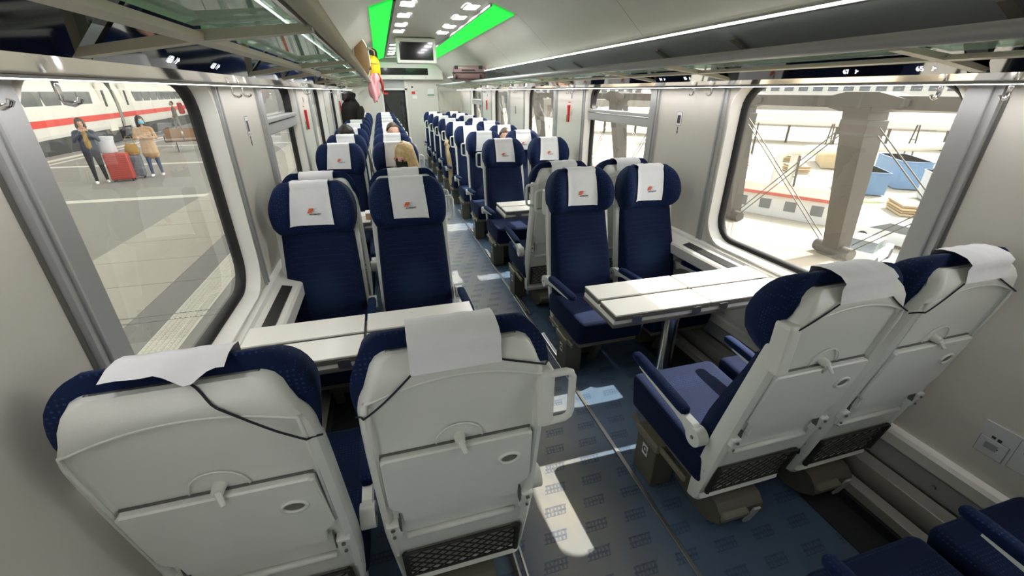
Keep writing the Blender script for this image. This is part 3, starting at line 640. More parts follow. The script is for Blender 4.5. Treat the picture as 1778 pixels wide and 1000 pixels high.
    mb = MB(); mb.loft([[(x, y, z) for y, z in ((.11, .07), (.12, .115), (.15, .145), (.40, .20), (.40, .03), (.24, .0), (.17, .02))] for x in (-.11, .11)]); mb.build('housing', 'box', ub)
    mb = MB(); mb.box((-.105, .100, .075), (.03, .14, .12), .012, Matrix.Rotation(math.radians(20), 3, 'X')); mb.build('cover', 'boxlid', ub)
    mb = MB(); mb.box((.03, .102, .02), (.065, .112, .14), .003, Matrix.Rotation(math.radians(14), 3, 'X')); mb.build('strap', 'tape', ub)
    mb = MB(); mb.loft([[(x, y, z) for x in (-.022, .022) for y in ((yy - .02), (yy + .02))][0:1] + [(-.022, yy + .02, z), (.022, yy + .02, z), (.022, yy - .02, z)] for yy, z in ((.44, 0), (.56, .25))]); mb.build('support_leg', 'box', r)
    if aisle:
        s_ = aisle
        hd = link('grab_handle', None, r)
        MB().box((min(s_ * .19, s_ * .236), -.020, .935), (max(s_ * .19, s_ * .233), .04, 1.105), .012, seg=3).build('mount', 'shell', hd)
        pth = [(s_ * x, -.012, z) for x, z in ((.222, 1.093), (.262, 1.093), (.273, 1.088), (.278, 1.077), (.278, .972), (.274, .958), (.262, .950), (.225, .948))]
        mb = MB(); mb.tube(pth, .0095, 8); mb.build('loop', 'shell', hd, True)
        armrest(r, s_ * .256)
        sb = link('side_box', None, r)
        MB().box((min(s_ * .13, s_ * .245), .40, .0), (max(s_ * .13, s_ * .245), .55, .235), .006).build('housing', 'box', sb)
        MB().box((min(s_ * .125, s_ * .255), .385, .222), (max(s_ * .125, s_ * .255), .56, .262), .01).build('lid', 'boxlid', sb)
        mb = MB(); mb.prism([(s_ * .2455, .455, .135), (s_ * .2455, .495, .135), (s_ * .2455, .495, .195), (s_ * .2455, .455, .195)], (s_ * .001, 0, 0)); mb.build('sticker', 'sticker', sb)
        g = link('sticker_letter', text_mesh('G', .045, 'logodark', bold=.002), sb); g.matrix_local = frame_matrix((s_ * .2468, .475, .165), (0, s_, 0), (0, 0, 1))
        mb = MB(); mb.tube([(s_ * .21, .05, .012), (s_ * .21, .40, .012)], .010, 6); mb.tube([(s_ * .235, .08, .03), (s_ * .235, .39, .03)], .008, 6); mb.build('floor_rail', 'alu', r)
        MB().box((min(s_ * .226, s_ * .240), .22, .236), (max(s_ * .226, s_ * .240), .62, .262), .004).build('side_rail', 'boxlid', r)
    return r
PROTO = {a: make_seat(a) for a in (1, -1, 0)}
armrest(PROTO[0], .252); armrest(PROTO[0], -.252)
used = set(); 
def put_seat(x, y, facing, aisle_world, label, v):
    a = aisle_world * facing
    if a in used: o = copy_tree(PROTO[a])
    else: o = PROTO[a]; used.add(a)
    o.location = (x, y, 0); o.rotation_euler[2] = 0 if facing > 0 else PI
    for c in o.children:
        if c.name.startswith('headrest_cover'): c.data = MESH['covers'][v % 4]; c.rotation_euler[2] = 0
    return tag(o, label, 'seat', 'navy coach seats with white headrest covers')
SX = {(-1, 'aisle'): .093, (-1, 'window'): -.433, (1, 'aisle'): 1.235, (1, 'window'): 1.745}
def SXR(n, s, w):
    if s < 0: return SX[s, w]
    return {('aisle', True): 1.258, ('window', True): 1.758, ('aisle', False): 1.212, ('window', False): 1.726}[w, n == 1]
ROWS = [(1, .77, 1), (2, 2.655, -1), (3, 2.88, 1)] + [(n, 4.62 + .945 * (n - 4), -1) for n in range(4, 12)]
ORD = ['', 'first', 'second', 'third', 'fourth', 'fifth', 'sixth', 'seventh', 'eighth', 'ninth', 'tenth', 'last']
SEATS = {}
for n, y, f in ROWS:
    for s in (-1, 1):
        for w in ('aisle', 'window'):
            sd_ = 'right' if s > 0 else 'left'
            lab = '%s seat in the %s row %s of the aisle, %s' % (w, ORD[n], sd_, 'white shell back showing' if n == 1 else ('turned away' if n == 3 else 'blue front showing'))
            SEATS[n, s, w] = put_seat(SXR(n, s, w), y, f, (0 if w == 'window' else -s), lab, n * 3 + s + (1 if w == 'aisle' else 0))
SEATS[0, 1, 'aisle'] = put_seat(1.235, -.20, 1, -1, 'nearest aisle seat at the bottom right corner, only its cushion in view', 1)
SEATS[0, 1, 'window'] = put_seat(1.745, -.20, 1, 0, 'nearest window seat at the bottom right corner with its blue armrest', 2)
for c in list(SEATS[1, 1, 'aisle'].children):
    if c.name.startswith('grab_handle'):
        for q in list(c.children):
            if q.name.startswith('loop'): bpy.data.objects.remove(q)
    elif c.name.startswith('floor_rail'): bpy.data.objects.remove(c)
# elastic cords of the covers on the nearest shell backs
def cord(seat, pts):
    mb = MB(); P = [(x, yr(zu(zm(z))) - .004  + (0 if abs(x) < .21 else .012 + max(0, abs(x) - .21)) + sst(1.20, 1.245, zu(zm(z))) * .018, zm(z)) for x, z in pts]
    mb.tube(P, .0024, 6); mb.build('elastic_cord', 'cord', seat)
def lin(a, b, n=7, sag=0):
    n *= 3; return [(a[0] + (b[0] - a[0]) * k / n, a[1] + (b[1] - a[1]) * k / n - sag * math.sin(PI * k / n)) for k in range(n + 1)]
cord(SEATS[1, -1, 'aisle'], lin((-.098, 1.182), (-.224, 1.06), 7, .008)); cord(SEATS[1, -1, 'aisle'], lin((.098, 1.186), (.218, 1.142), 5))
for c in SEATS[1, -1, 'window'].children:
    if c.name.startswith('headrest_cover'): c.data = remap(cover_mesh(1, True))
cord(SEATS[1, -1, 'window'], lin((.034, 1.228), (.226, 1.02), 8, .008))
cord(SEATS[1, 1, 'aisle'], lin((-.098, 1.182), (-.222, 1.10), 6, .004)); cord(SEATS[1, 1, 'aisle'], lin((.098, 1.182), (.220, 1.10), 6, .004))
cord(SEATS[1, 1, 'window'], lin((-.098, 1.182), (-.224, 1.07), 6, .008)); cord(SEATS[1, 1, 'window'], lin((.06, 1.182), (.220, 1.10), 6))
# ------------------------------------------------------------------ tables
def make_table(x0, x1, y, label, s):
    t = empty('folding_table', (0, 0, 0), 0, label, 'table', 'folding tables between facing seats')
    xm = (x0 + x1) / 2; zt = .745
    MB().box((x0, y - .165, .690), (x1, y + .165, .712), .003).build('table_base', 'table', t)
    MB().box((x0 - .003, y - .168, .672), (x1 + .003, y + .168, .690), .003).build('underframe', 'table_edge', t)
    for xa, xb in ((x0 + .004, xm - .006), (xm + .006, x1 - .004)):
        for ya, yb in ((y - .172, y - .012), (y + .012, y + .172)):
            MB().box((xa, ya, .714), (xb, yb, .7365), .002).build('flap_edge', 'table_edge', t)
            MB().box((xa, ya, .7365), (xb, yb, zt), .0015).build('leaf', 'table', t)
    for x in (x0 + .12, xm - .08, xm + .08, x1 - .12):
        for yy in (y - .174, y + .170): MB().box((x - .025, yy, .690), (x + .025, yy + .005, .728), .001).build('flap_hinge', 'alu', t)
    xc = xm - .08 if s > 0 else xm + .08
    rod('column', (xc, y, 0.0), (xc, y, .672), .042, 'steel', t, 20); rod('foot_ring', (xc, y, 0.0), (xc, y, .012), .075, 'alu', t, 20)
    mb = MB(); xe = x1 if s > 0 else x0
    mb.prism([(xe - s * .02, y - .12, .672), (xe - s * .02, y + .12, .672), (xe - s * .02, y + .05, .42), (xe - s * .02, y - .05, .42)], (s * .035, 0, 0)); mb.build('wall_bracket', 'box', t)
    return t
make_table(.945, 2.015, 1.70, 'folding table with four pale leaves between the first two right rows', 1)
make_table(-.675, .318, 1.70, 'folding table with pale leaves between the first two left rows', -1)
make_table(.945, 2.015, 3.66, 'pale folding table between the third and fourth right rows', 1)
make_table(-.675, .318, 3.66, 'pale folding table between the third and fourth left rows', -1)
# ------------------------------------------------------------------ figures
mat('skin', (.62, .36, .26), .5, noise=.05); mat('skin2', (.58, .34, .25), .5, noise=.05); mat('blond', (.60, .43, .20), .45, noise=.5, scale=45, sheen=.3); mat('brownhair', (.06, .035, .02), .5, noise=.3, scale=60); mat('darkhair', (.015, .012, .01), .5, noise=.3, scale=60)
mat('mask_black', (.006, .006, .007), .8); mat('mask_blue', (.15, .45, .55), .7); mat('lips', (.35, .10, .09), .5); mat('eye', (.03, .02, .02), .2)
mat('mustard', (.35, .22, .05), .85, noise=.12, bump=.3); mat('denim_dark', (.03, .04, .07), .85, noise=.1); mat('denim', (.06, .09, .17), .85, noise=.15, scale=20); mat('camel', (.45, .29, .15), .85, noise=.08); mat('leggings', (.015, .016, .02), .8)
mat('shoe_white', (.78, .77, .74), .6); mat('grey_knit', (.20, .20, .21), .9); mat('navy_top', (.015, .02, .045), .9); mat('dark_coat', (.016, .013, .011), .9, noise=.2); mat('beige_coat', (.52, .40, .22), .9, noise=.1); mat('tan_bag', (.40, .24, .06), .6)
mat('redbag', (.35, .03, .03), .7); mat('olive_coat', (.12, .10, .07), .9)
def blob(name, caps, mats, voxel, parent=None, smooth_it=4):
    """one continuous surface grown round tapered capsules: (p0, r0, p1, r1, material index)"""
    mb = MB()
    for p0, r0, p1, r1, mi in caps:
        mb.sphere(p0, r0, 2)
        if (Vector(p0) - Vector(p1)).length > 1e-4: mb.sphere(p1, r1, 2); mb.cone(p0, r0, p1, r1, 14)
    me = mb.mesh(name, mats[0]); o = link('tmp', me)
    rm = o.modifiers.new('r', 'REMESH'); rm.mode = 'VOXEL'; rm.voxel_size = voxel
    sm = o.modifiers.new('s', 'SMOOTH'); sm.factor = .5; sm.iterations = smooth_it
    dg = bpy.context.evaluated_depsgraph_get(); m2 = bpy.data.meshes.new_from_object(o.evaluated_get(dg)); bpy.data.objects.remove(o); bpy.data.meshes.remove(me)
    m2.materials.clear()
    for m in mats: m2.materials.append(MT[m])
    n = len(m2.polygons); cen = np.empty(n * 3, dtype=np.float32); m2.polygons.foreach_get('center', cen); cen = cen.reshape(-1, 3)
    best = np.full(n, 1e9, dtype=np.float32); idx = np.zeros(n, dtype=np.int32)
    for p0, r0, p1, r1, mi in caps:
        a = np.array(p0, dtype=np.float32); d = np.array(p1, dtype=np.float32) - a; L = float(d @ d)
        t = np.clip((cen - a) @ d / L, 0, 1) if L > 1e-9 else np.zeros(n, dtype=np.float32)
        dist = np.linalg.norm(cen - (a + t[:, None] * d), axis=1) - (r0 + (r1 - r0) * t)
        k = dist < best; best[k] = dist[k]; idx[k] = mi
    m2.polygons.foreach_set('material_index', idx); m2.polygons.foreach_set('use_smooth', [True] * n); m2.name = name
    return link(name, m2, parent)
def hand(w, d, palm_n, mi, sc=1.0, curl=.5):
    """five-fingered hand from wrist w along d, palm facing palm_n"""
    w, d, n = Vector(w), Vector(d).normalized(), Vector(palm_n).normalized(); n = (n - d * n.dot(d)).normalized(); sd = d.cross(n); C = []
    for k, off in enumerate((-.030, -.010, .010, .030)):
        kn = w + d * .085 * sc + sd * off * sc; ln = (.062, .075, .08, .068)[k] * sc
        C.append((tuple(w + sd * off * .6 * sc), .013 * sc, tuple(kn), .011 * sc, mi))
        m1 = kn + (d * (1 - curl * .4) + n * curl * .6).normalized() * ln * .5; e = m1 + (d * (1 - curl) + n * curl).normalized() * ln * .5
        C += [(tuple(kn), .0095 * sc, tuple(m1), .0088 * sc, mi), (tuple(m1), .0088 * sc, tuple(e), .0075 * sc, mi)]
    t0 = w + d * .03 * sc + sd * .034 * sc; t1 = t0 + (d * .6 + sd * .6 + n * .3).normalized() * .035 * sc; t2 = t1 + (d + n * .5).normalized() * .03 * sc
    C += [(tuple(t0), .013 * sc, tuple(t1), .011 * sc, mi), (tuple(t1), .011 * sc, tuple(t2), .008 * sc, mi)]
    return C
def head_caps(c, fwd, upv, mi, s=1.0):
    """skull, jaw, nose, ears, brow around head centre c"""
    c, f, u = Vector(c), Vector(fwd).normalized(), Vector(upv).normalized(); u = (u - f * u.dot(f)).normalized(); r = f.cross(u)
    P = lambda a, b, d: tuple(c + r * a * s + f * b * s + u * d * s)
    return [(P(0, -.015, .03), .078 * s, P(0, -.005, .035), .078 * s, mi), (P(0, .02, -.01), .066 * s, P(0, .035, -.065), .045 * s, mi), (P(0, .05, -.085), .026 * s, P(0, .058, -.088), .022 * s, mi),
            (P(0, .078, .02), .008 * s, P(0, .100, -.022), .013 * s, mi), (P(-.03, .068, .03), .012 * s, P(.03, .068, .03), .012 * s, mi), (P(-.04, .055, -.02), .02 * s, P(.04, .055, -.02), .02 * s, mi),
            (P(-.078, -.005, .01), .012 * s, P(-.08, -.01, -.02), .009 * s, mi), (P(.078, -.005, .01), .012 * s, P(.08, -.01, -.02), .009 * s, mi)], P
def face_parts(parent, P, s=1.0, mouth=True):
    for sx in (-1, 1): mb = MB(); mb.sphere(P(sx * .031, .076, .008), .011 * s, 2); mb.build('eye', 'eye', parent, True)
    if mouth: mb = MB(); mb.sphere(P(0, .083, -.05), .016 * s, 2, (1, .45, .35)); mb.build('mouth', 'lips', parent, True)
def hair_short(parent, P, m, s=1.0):
    caps = [(P(0, -.035, .055), .080 * s, P(0, -.02, .06), .076 * s, 0), (P(0, -.055, .0), .066 * s, P(0, -.06, -.03), .05 * s, 0)]
    for k in range(9):
        a = -1.1 + 2.2 * k / 8; caps.append((P(.078 * math.sin(a), .015 * math.cos(a) - .005, .098 - .03 * abs(math.sin(a))), .022 * s, P(.085 * math.sin(a), -.02, .03), .018 * s, 0))
    return blob('hair', caps, [m], .009, parent, 3)
def hair_long(parent, P, m, s=1.0, length=.2, part=0):
    caps = [(P(0, -.03, .055), .084 * s, P(0, -.005, .06), .08 * s, 0), (P(0, -.05, .0), .075 * s, P(0, -.06, -.06), .065 * s, 0)]
    N = 34; rg = random.Random(5)
    for k in range(N):
        a = -2.45 + 4.9 * k / (N - 1)     # 0 = back
        x, y = math.sin(a), -math.cos(a); fr = max(0, y)
        ln = length * (1 - .10 * rg.random() - .25 * fr); j = .012 * (rg.random() - .5); rr = .0125 * s
        caps.append((P(.02 * x + .012, .03 * y, .135), rr, P(.075 * x, .07 * y - .01, .085), rr * 1.2, 0)); caps.append((P(.075 * x, .07 * y - .01, .085), rr * 1.2, P(.094 * x, .076 * y - .012, .01), rr * 1.1, 0))
        caps.append((P(.094 * x, .076 * y - .012, .01), rr * 1.1, P((.104 + j) * x, .08 * y - .02 + j, .01 - ln * .7), rr, 0)); caps.append((P((.104 + j) * x, .08 * y - .02 + j, .01 - ln * .7), rr, P((.088 + j) * x, .07 * y - .015, .01 - ln), rr * .6, 0))
    return blob('hair', caps, [m], .0065, parent, 2)
def seated(x, y, label, top, skin, legs, hair, hlen=0, tilt=(0, -1, -.1), upv=(0, 0, 1), mask=None, face=-1, hy=0, hz=0, hx=0, group=None, arms=True):
    """person sitting in a seat whose crest is at y, facing -Y when face=-1"""
    f = face; hip = (x, y + f * .27, .54); ch = (x, y + f * .22, .88); nk = (x, y + f * .20, 1.03); hc = (x + hx, y + f * .255 + hy, 1.165 + hz)
    r = empty('person', (0, 0, 0), 0, label, 'person', group)
    c = []
    for sx in (-1, 1):
        c += [((x + sx * .07, y + f * .27, .52), .105, (x + sx * .07, y + f * .25, .70), .10, 0), ((x + sx * .075, y + f * .235, .88), .10, (x + sx * .07, y + f * .23, .72), .10, 0), ((x + sx * .05, y + f * .215, .97), .05, (x + sx * .15, y + f * .22, .965), .052, 0),
              ((x + sx * .09, y + f * .30, .515), .085, (x + sx * .10, y + f * .66, .50), .062, 1), ((x + sx * .10, y + f * .66, .50), .06, (x + sx * .10, y + f * .66, .10), .038, 1), ((x + sx * .10, y + f * .64, .05), .04, (x + sx * .10, y + f * .80, .035), .033, 3)]
        el = (x + sx * .21, y + f * .34, .73); wr_ = (x + sx * .10, y + f * .60, .735 if arms else .60)
        c += [((x + sx * .17, y + f * .22, .95), .05, el, .042, 0), (el, .04, wr_, .027, 0 if not arms else 2)]
        if arms: c += hand(wr_, (-sx * .3, f, 0.02), (0, 0, -1), 2, .95, .3)
        else: c += hand(wr_, (-sx * .3, f, -.1), (0, 0, -1), 2, .95, .4)
    c += [(nk, .05, (hc[0], hc[1] + .01, hc[2] - .07), .046, 2), ((x, y + f * .22, .95), .09, (x, y + f * .23, .80), .11, 0)]
    H, P = head_caps(hc, tilt, upv, 2); c += H
    b = blob('body', c, [top, legs, skin, 'leggings'], .011, r)
    face_parts(r, P, mouth=not mask)
    if mask:
        mb = MB(); rows = []
        for k in range(7):
            v = k / 6; rows.append([P(.074 * math.sin(a), .02 + (.078 + .022 * math.sin(PI * v)) * math.cos(a) * (1 - .1 * v), .004 - .098 * v) for a in [-1.25 + 2.5 * q / 12 for q in range(13)]])
        mb.grid(rows); mb.build('face_mask', mask, r, True)
    if hlen: hair_long(r, P, hair, length=hlen)
    else: hair_short(r, P, hair)
    return r
seated(.12, 4.62, 'blonde person with black face mask in the left fourth-row aisle seat', 'navy_top', 'skin', 'denim_dark', 'blond', .17, (-.95, -1, -.55), (0, -.3, 1), 'mask_black', hy=-.03, hz=-.04, hx=.05)
seated(.10, 4.62 + .945 * 2, 'short-haired person behind the fifth-row left aisle seat, only forehead showing', 'grey_knit', 'skin2', 'denim_dark', 'brownhair', 0, (.25, -1, -.12), hz=.02, hx=.03, arms=False)
seated(-.44, 4.62 + .945 * 2, 'dark-haired person in the left sixth-row window seat', 'dark_coat', 'skin2', 'leggings', 'darkhair', .1, (.1, -1, -.35), hz=.0, hx=-.03, arms=False)
seated(1.72, 4.62 + .945 * 2, 'brown-haired person in the right sixth-row window seat', 'olive_coat', 'skin2', 'denim_dark', 'brownhair', 0, (-.2, -1, -.3), hz=-.08, hx=-.02, arms=False)
# lunch box on the second left table
lb = empty('food_box', (-.16, 3.60, .745), 0, 'small brown food box on the second left table', 'food box')
MB().box((-.06, -.05, 0), (.06, .05, .045), .006).build('tray', 'camel', lb); MB().box((-.062, -.052, .045), (.062, .052, .056), .004).build('lid', 'white_sign', lb)
# ------------------------------------------------------------------ luggage and coats
mat('rose', (.17, .10, .095), .35, noise=.06); mat('brown_case', (.20, .11, .035), .5, noise=.1); mat('yellow', (.78, .50, .0), .55, noise=.05); mat('pink', (.72, .33, .36), .85, noise=.08); mat('blackbag', (.012, .011, .012), .7)
sc = empty('suitcase', (1.47, 7.62, 1.858), math.radians(-14), 'dusty rose hard suitcase lying on the right luggage rack', 'suitcase')
sb_ = MB().box((-.25, -.30, .0), (.25, .30, .205), .045, seg=4).build('shell', 'rose', sc, 50)
MB().box((-.253, -.303, .092), (.253, .303, .112), .004).build('zip', 'blackbag', sc)
mb = MB(); mb.tube([(-.10, -.30, .14), (-.09, -.325, .14), (.09, -.325, .14), (.10, -.30, .14)], .008, 6); mb.build('handle', 'blackbag', sc)
for sx in (-1, 1):
    mb = MB(); mb.cone((sx * .19 - .015, -.315, .05), .03, (sx * .19 + .015, -.315, .05), .03, 14); mb.build('wheel', 'blackbag', sc)
    MB().box((sx * .19 - .03, -.303, .15), (sx * .19 + .03, -.285, .2), .006).build('corner_guard', 'blackbag', sc)
gc = empty('instrument_case', (-.16, 6.55, 1.845), 0, 'brown rounded case leaning over the edge of the left rack', 'case')
mb = MB(); out = [(.03 * 0 + .10 * math.cos(a) * (1 if math.cos(a) > 0 else .8), .235 * math.sin(a)) for a in [2 * PI * k / 28 for k in range(28)]]
mb.loft([[(x * q, yy, z * q + .215) for x, z in out] for yy, q in ((-.28, .8), (-.27, .95), (-.24, 1), (.24, 1), (.27, .95), (.28, .8))]); mb.build('body', 'brown_case', gc, 40)
mb = MB(); mb.tube([(x * 1.01, -.245, z * 1.01 + .215) for x, z in out], .007, 6, True); mb.build('rim', 'sticker', gc, True)
for zz in (.12, .33): MB().box((.085, -.27, zz - .02), (.108, -.20, zz + .02), .003).build('clasp', 'chrome', gc)
yb_ = empty('yellow_bag', (-.045, 7.3, 1.86), 0, 'bright yellow bag hanging over the left rack edge', 'bag')
mb = MB(); mb.loft([[((.10 + .03 * f_) * math.cos(a) * q, (.13) * math.sin(a) * q, .30 * f_ + .012 * math.sin(3 * a)) for a in [2 * PI * k / 18 for k in range(18)]] for f_, q in ((0, .5), (.04, .85), (.2, 1), (.55, .98), (.8, .85), (.95, .6), (1, .35))]); mb.build('body', 'yellow', yb_, 60)
mb = MB(); mb.tube([(.095 * math.cos(a), -.03 + .105 * math.sin(a), .20) for a in [2 * PI * k / 18 for k in range(18)]], .004, 5, True); mb.build('seam', 'tan_bag', yb_)
mb = MB(); mb.tube([(-.05, -.10, .30 + .0), (-.055, -.12, .36), (0, -.13, .385), (.05, -.12, .36), (.05, -.10, .30)], .010, 7); mb.build('handle', 'camel', yb_, True)
bb = empty('duffel_bag', (-.12, 7.75, 1.855), 0, 'black and dark red bag behind the yellow bag on the left rack', 'bag')
mb = MB(); mb.box((-.17, -.22, 0), (.17, .22, .43), .06, seg=3); mb.build('body', 'blackbag', bb, 50); MB().box((-.172, -.225, .33), (.02, .225, .40), .01).build('panel', 'redbag', bb)
def cloth_hang(name, x0, x1, y, zt, zb, m, parent, folds=5, amp=.03, taper=.7, ybulge=.05, seed=1):
    mb = MB(); rows = []; rng = random.Random(seed); n = 26
    for i in range(15):
        v = i / 14; r = []
        cx = (x0 + x1) / 2 + .02 * math.sin(4 * v + seed); hw = (x1 - x0) / 2 * (1 - (1 - taper) * v) * (1 + .08 * math.sin(7 * v + seed)); sh = min(1, .35 + 2.6 * v) * min(1, .75 + 3 * (1 - v)); hw *= sh
        for k in range(n):
            a = 2 * PI * k / n
            r.append((cx + hw * math.cos(a), y + sh * (ybulge + amp * math.sin(folds * a + 2 * v + seed)) * math.sin(a), zt + (zb - zt) * v + .02 * math.sin(3 * a + seed) * v))
        rows.append(r)
    mb.loft(rows); return mb.build(name, m, parent, 60)
pj = empty('pink_jacket', (0, 0, 0), 0, 'pink jacket dangling from the left luggage rack', 'jacket')
cloth_hang('body', -.13, .05, 7.0, 1.93, 1.62, 'pink', pj, 5, .02, .75, .06, 2); cloth_hang('sleeve', -.12, -.03, 6.93, 1.90, 1.56, 'pink', pj, 3, .012, .8, .04, 4); cloth_hang('lining', .02, .075, 7.06, 1.93, 1.68, 'redbag', pj, 3, .01, .6, .03, 5)
dc = empty('dark_coat', (0, 0, 0), 0, 'dark brown coat hung on a hook by the far left windows', 'coat')
cloth_hang('body', XL + .02, XL + .38, 9.0, 1.60, 1.02, 'dark_coat', dc, 5, .03, 1.1, .12, 3); cloth_hang('hood', XL + .07, XL + .27, 8.97, 1.70, 1.55, 'dark_coat', dc, 3, .02, 1.2, .09, 6); cloth_hang('sleeve', XL + .27, XL + .42, 8.9, 1.45, 1.05, 'dark_coat', dc, 3, .02, .9, .07, 8)
bc = empty('beige_coat', (0, 0, 0), 0, 'beige coat hanging into the aisle beside the right seventh-row seat', 'coat')
cloth_hang('body', .935, 1.005, 7.12, .95, .30, 'beige_coat', bc, 4, .02, .9, .13, 5); cloth_hang('collar', .94, 1.0, 7.14, .99, .88, 'beige_coat', bc, 3, .01, 1.1, .09, 9)
# ------------------------------------------------------------------ outside left: platform
mat('plat', (.22, .21, .19), .75, noise=.08, scale=3); mat('plat_light', (.36, .34, .29), .75, noise=.06, scale=6); mat('plat_dark', (.20, .195, .185), .75, noise=.08); mat('plat_line', (.56, .54, .47), .7, noise=.05)
mat('ice_white', (.78, .76, .68), .35, noise=.03); mat('ice_red', (.72, .05, .03), .4); mat('ice_glass', (.12, .14, .14), .12, spec=.7); mat('ice_dark', (.05, .05, .045), .7); mat('ice_grey', (.25, .25, .25), .6)
mat('ballast', (.10, .085, .075), .95, noise=.3, scale=40); mat('wood', (.22, .12, .05), .6); mat('suit_red', (.42, .06, .045), .4); mat('suit_grey', (.14, .15, .18), .5); mat('bag_white', (.60, .60, .62), .6)
ZP = -.55
pf = MB().box((-12.2, -14, ZP - 1.0), (-.98, 90, ZP)).build('ground_platform', 'plat', None, None, 'structure'); pf['label'] = 'grey paved station platform outside the left windows'
def slabs(x0, x1, y0, y1, m, nm, lift=.004): return MB().box((x0, y0, ZP), (x1, y1, ZP + lift)).build(nm, m, pf)
y = -4
while y < 40:      # edge bands laid slab by slab parallel to the track
    slabs(-4.3, -2.85, y + .006, y + .994, 'plat_light', 'paving_slab'); slabs(-2.84, -2.48, y + .006, y + .994, 'plat_dark', 'paving_slab')
    slabs(-2.475, -2.14, y + .006, y + .994, 'plat_line', 'tactile_slab', .006); slabs(-2.13, -1.75, y + .006, y + .994, 'plat_dark', 'paving_slab'); slabs(-1.74, -1.0, y + .006, y + .994, 'plat_light', 'paving_slab')
    y += 1.0
mb = MB()
for y in np.arange(2.5, 9.0, .05):
    for x in (-2.44, -2.39, -2.34, -2.29, -2.24, -2.19): mb.box((x - .014, y, ZP + .005), (x + .014, y + .028, ZP + .011))
mb.build('tactile_studs', 'plat_line', pf, None, 'stuff')
for y, w in ((11.65, .30), (17.55, .30), (23.5, .3), (29.5, .3), (5.7, .3)):
    x = -10.8
    while x < -4.4: slabs(x + .004, x + .596, y - w / 2, y + w / 2, 'plat_line', 'stripe_slab', .005); x += .6
for y in (4.86, 5.0): MB().box((-10.5, y - .012, ZP + .0), (-1.0, y + .012, ZP + .008)).build('expansion_joint', 'plat_dark', pf)
y = -2
while y < 60: slabs(-11.55, -11.25, y + .006, y + 1.194, 'plat_line', 'edge_line_slab', .005); slabs(-10.95, -10.8, y + .006, y + 1.194, 'plat_line', 'edge_line_slab', .005); y += 1.2
MB().box((-16.5, -14, ZP - 1.1), (-12.2, 90, ZP - .95)).build('ground_trackbed', 'ballast', None, None, 'structure')['label'] = 'dark gravel track bed of the opposite track'
glass('roofglass', (.25, .26, .26), 1.3, dirt=.42, dcol=(.85, .85, .82))
rf = empty('added_roof', (0, 0, 0), 0, 'unseen glazed hall roof over platform and coach, added to shade the platform', None, None, 'structure')  # roof added out of view to block direct sun, milky panes soften it
for k in range(24):
    y = -14 + k * 4.3
    MB().box((-24, y + .1, 7.4), (5.8, y + 4.2, 7.44)).build('roof_pane', 'roofglass', rf); MB().box((-24, y - .1, 7.2), (5.8, y + .1, 7.6)).build('roof_rib', 'alu_paint', rf)
# high speed train on the far track
def train(ox, oy, rz):
    t = empty('passenger_train', (ox, oy, ZP - .25), rz, 'white high speed train with a red stripe across the platform', 'train')
    prof = [(0, .72), (.03, .85), (.06, 1.2), (.05, 1.9), (-.02, 2.5), (-.18, 3.0), (-.5, 3.35), (-1.1, 3.5), (-2.5, 3.5), (-2.5, .72)]
    y = -30.0; n = 0
    for L_ in (26.0, 13.2, 26.0, 30.0):
        ya, yb = y + .25, y + L_ - .25
        cr = link('car_body', None, t)
        mb = MB(); mb.loft([[(x, yy, z) for x, z in prof] for yy in (ya, yb)]); mb.build('body', 'ice_white', cr)
        MB().box((-.03, ya, 1.18), (.072, yb, 1.44)).build('red_stripe', 'ice_red', cr)
        mb = MB(); mb.box((-.9, ya + .4, .02), (-.05, yb - .4, .74), .05); mb.build('skirt', 'ice_dark', cr)
        yy = ya + 2.6
        while yy < yb - 3.4:
            MB().box((-.06, yy, 1.85), (.056, yy + 1.42, 2.48), .05, Matrix.Rotation(math.radians(3), 3, 'Y')).build('window', 'ice_glass', cr); yy += 1.5
        for yy in (ya + .8, yb - 1.7):
            MB().box((-.03, yy, .6), (.060, yy + .9, 2.9), .02).build('door', 'ice_white', cr); MB().box((-.05, yy + .28, 1.75), (.066, yy + .62, 2.55), .03).build('door_window', 'ice_dark', cr)
        MB().box((-2.4, yb, .5), (-.08, yb + .5, 3.35)).build('gangway', 'ice_dark', cr)
        for yy in (ya + 3.2, yb - 3.2):
            for dy in (-1.2, 1.2): mb = MB(); mb.cone((-.25, yy + dy, .1), .45, (-.38, yy + dy, .1), .45, 20); mb.build('wheel', 'ice_dark', cr)
        y += L_
train(-12.75, 21.0, math.radians(7))
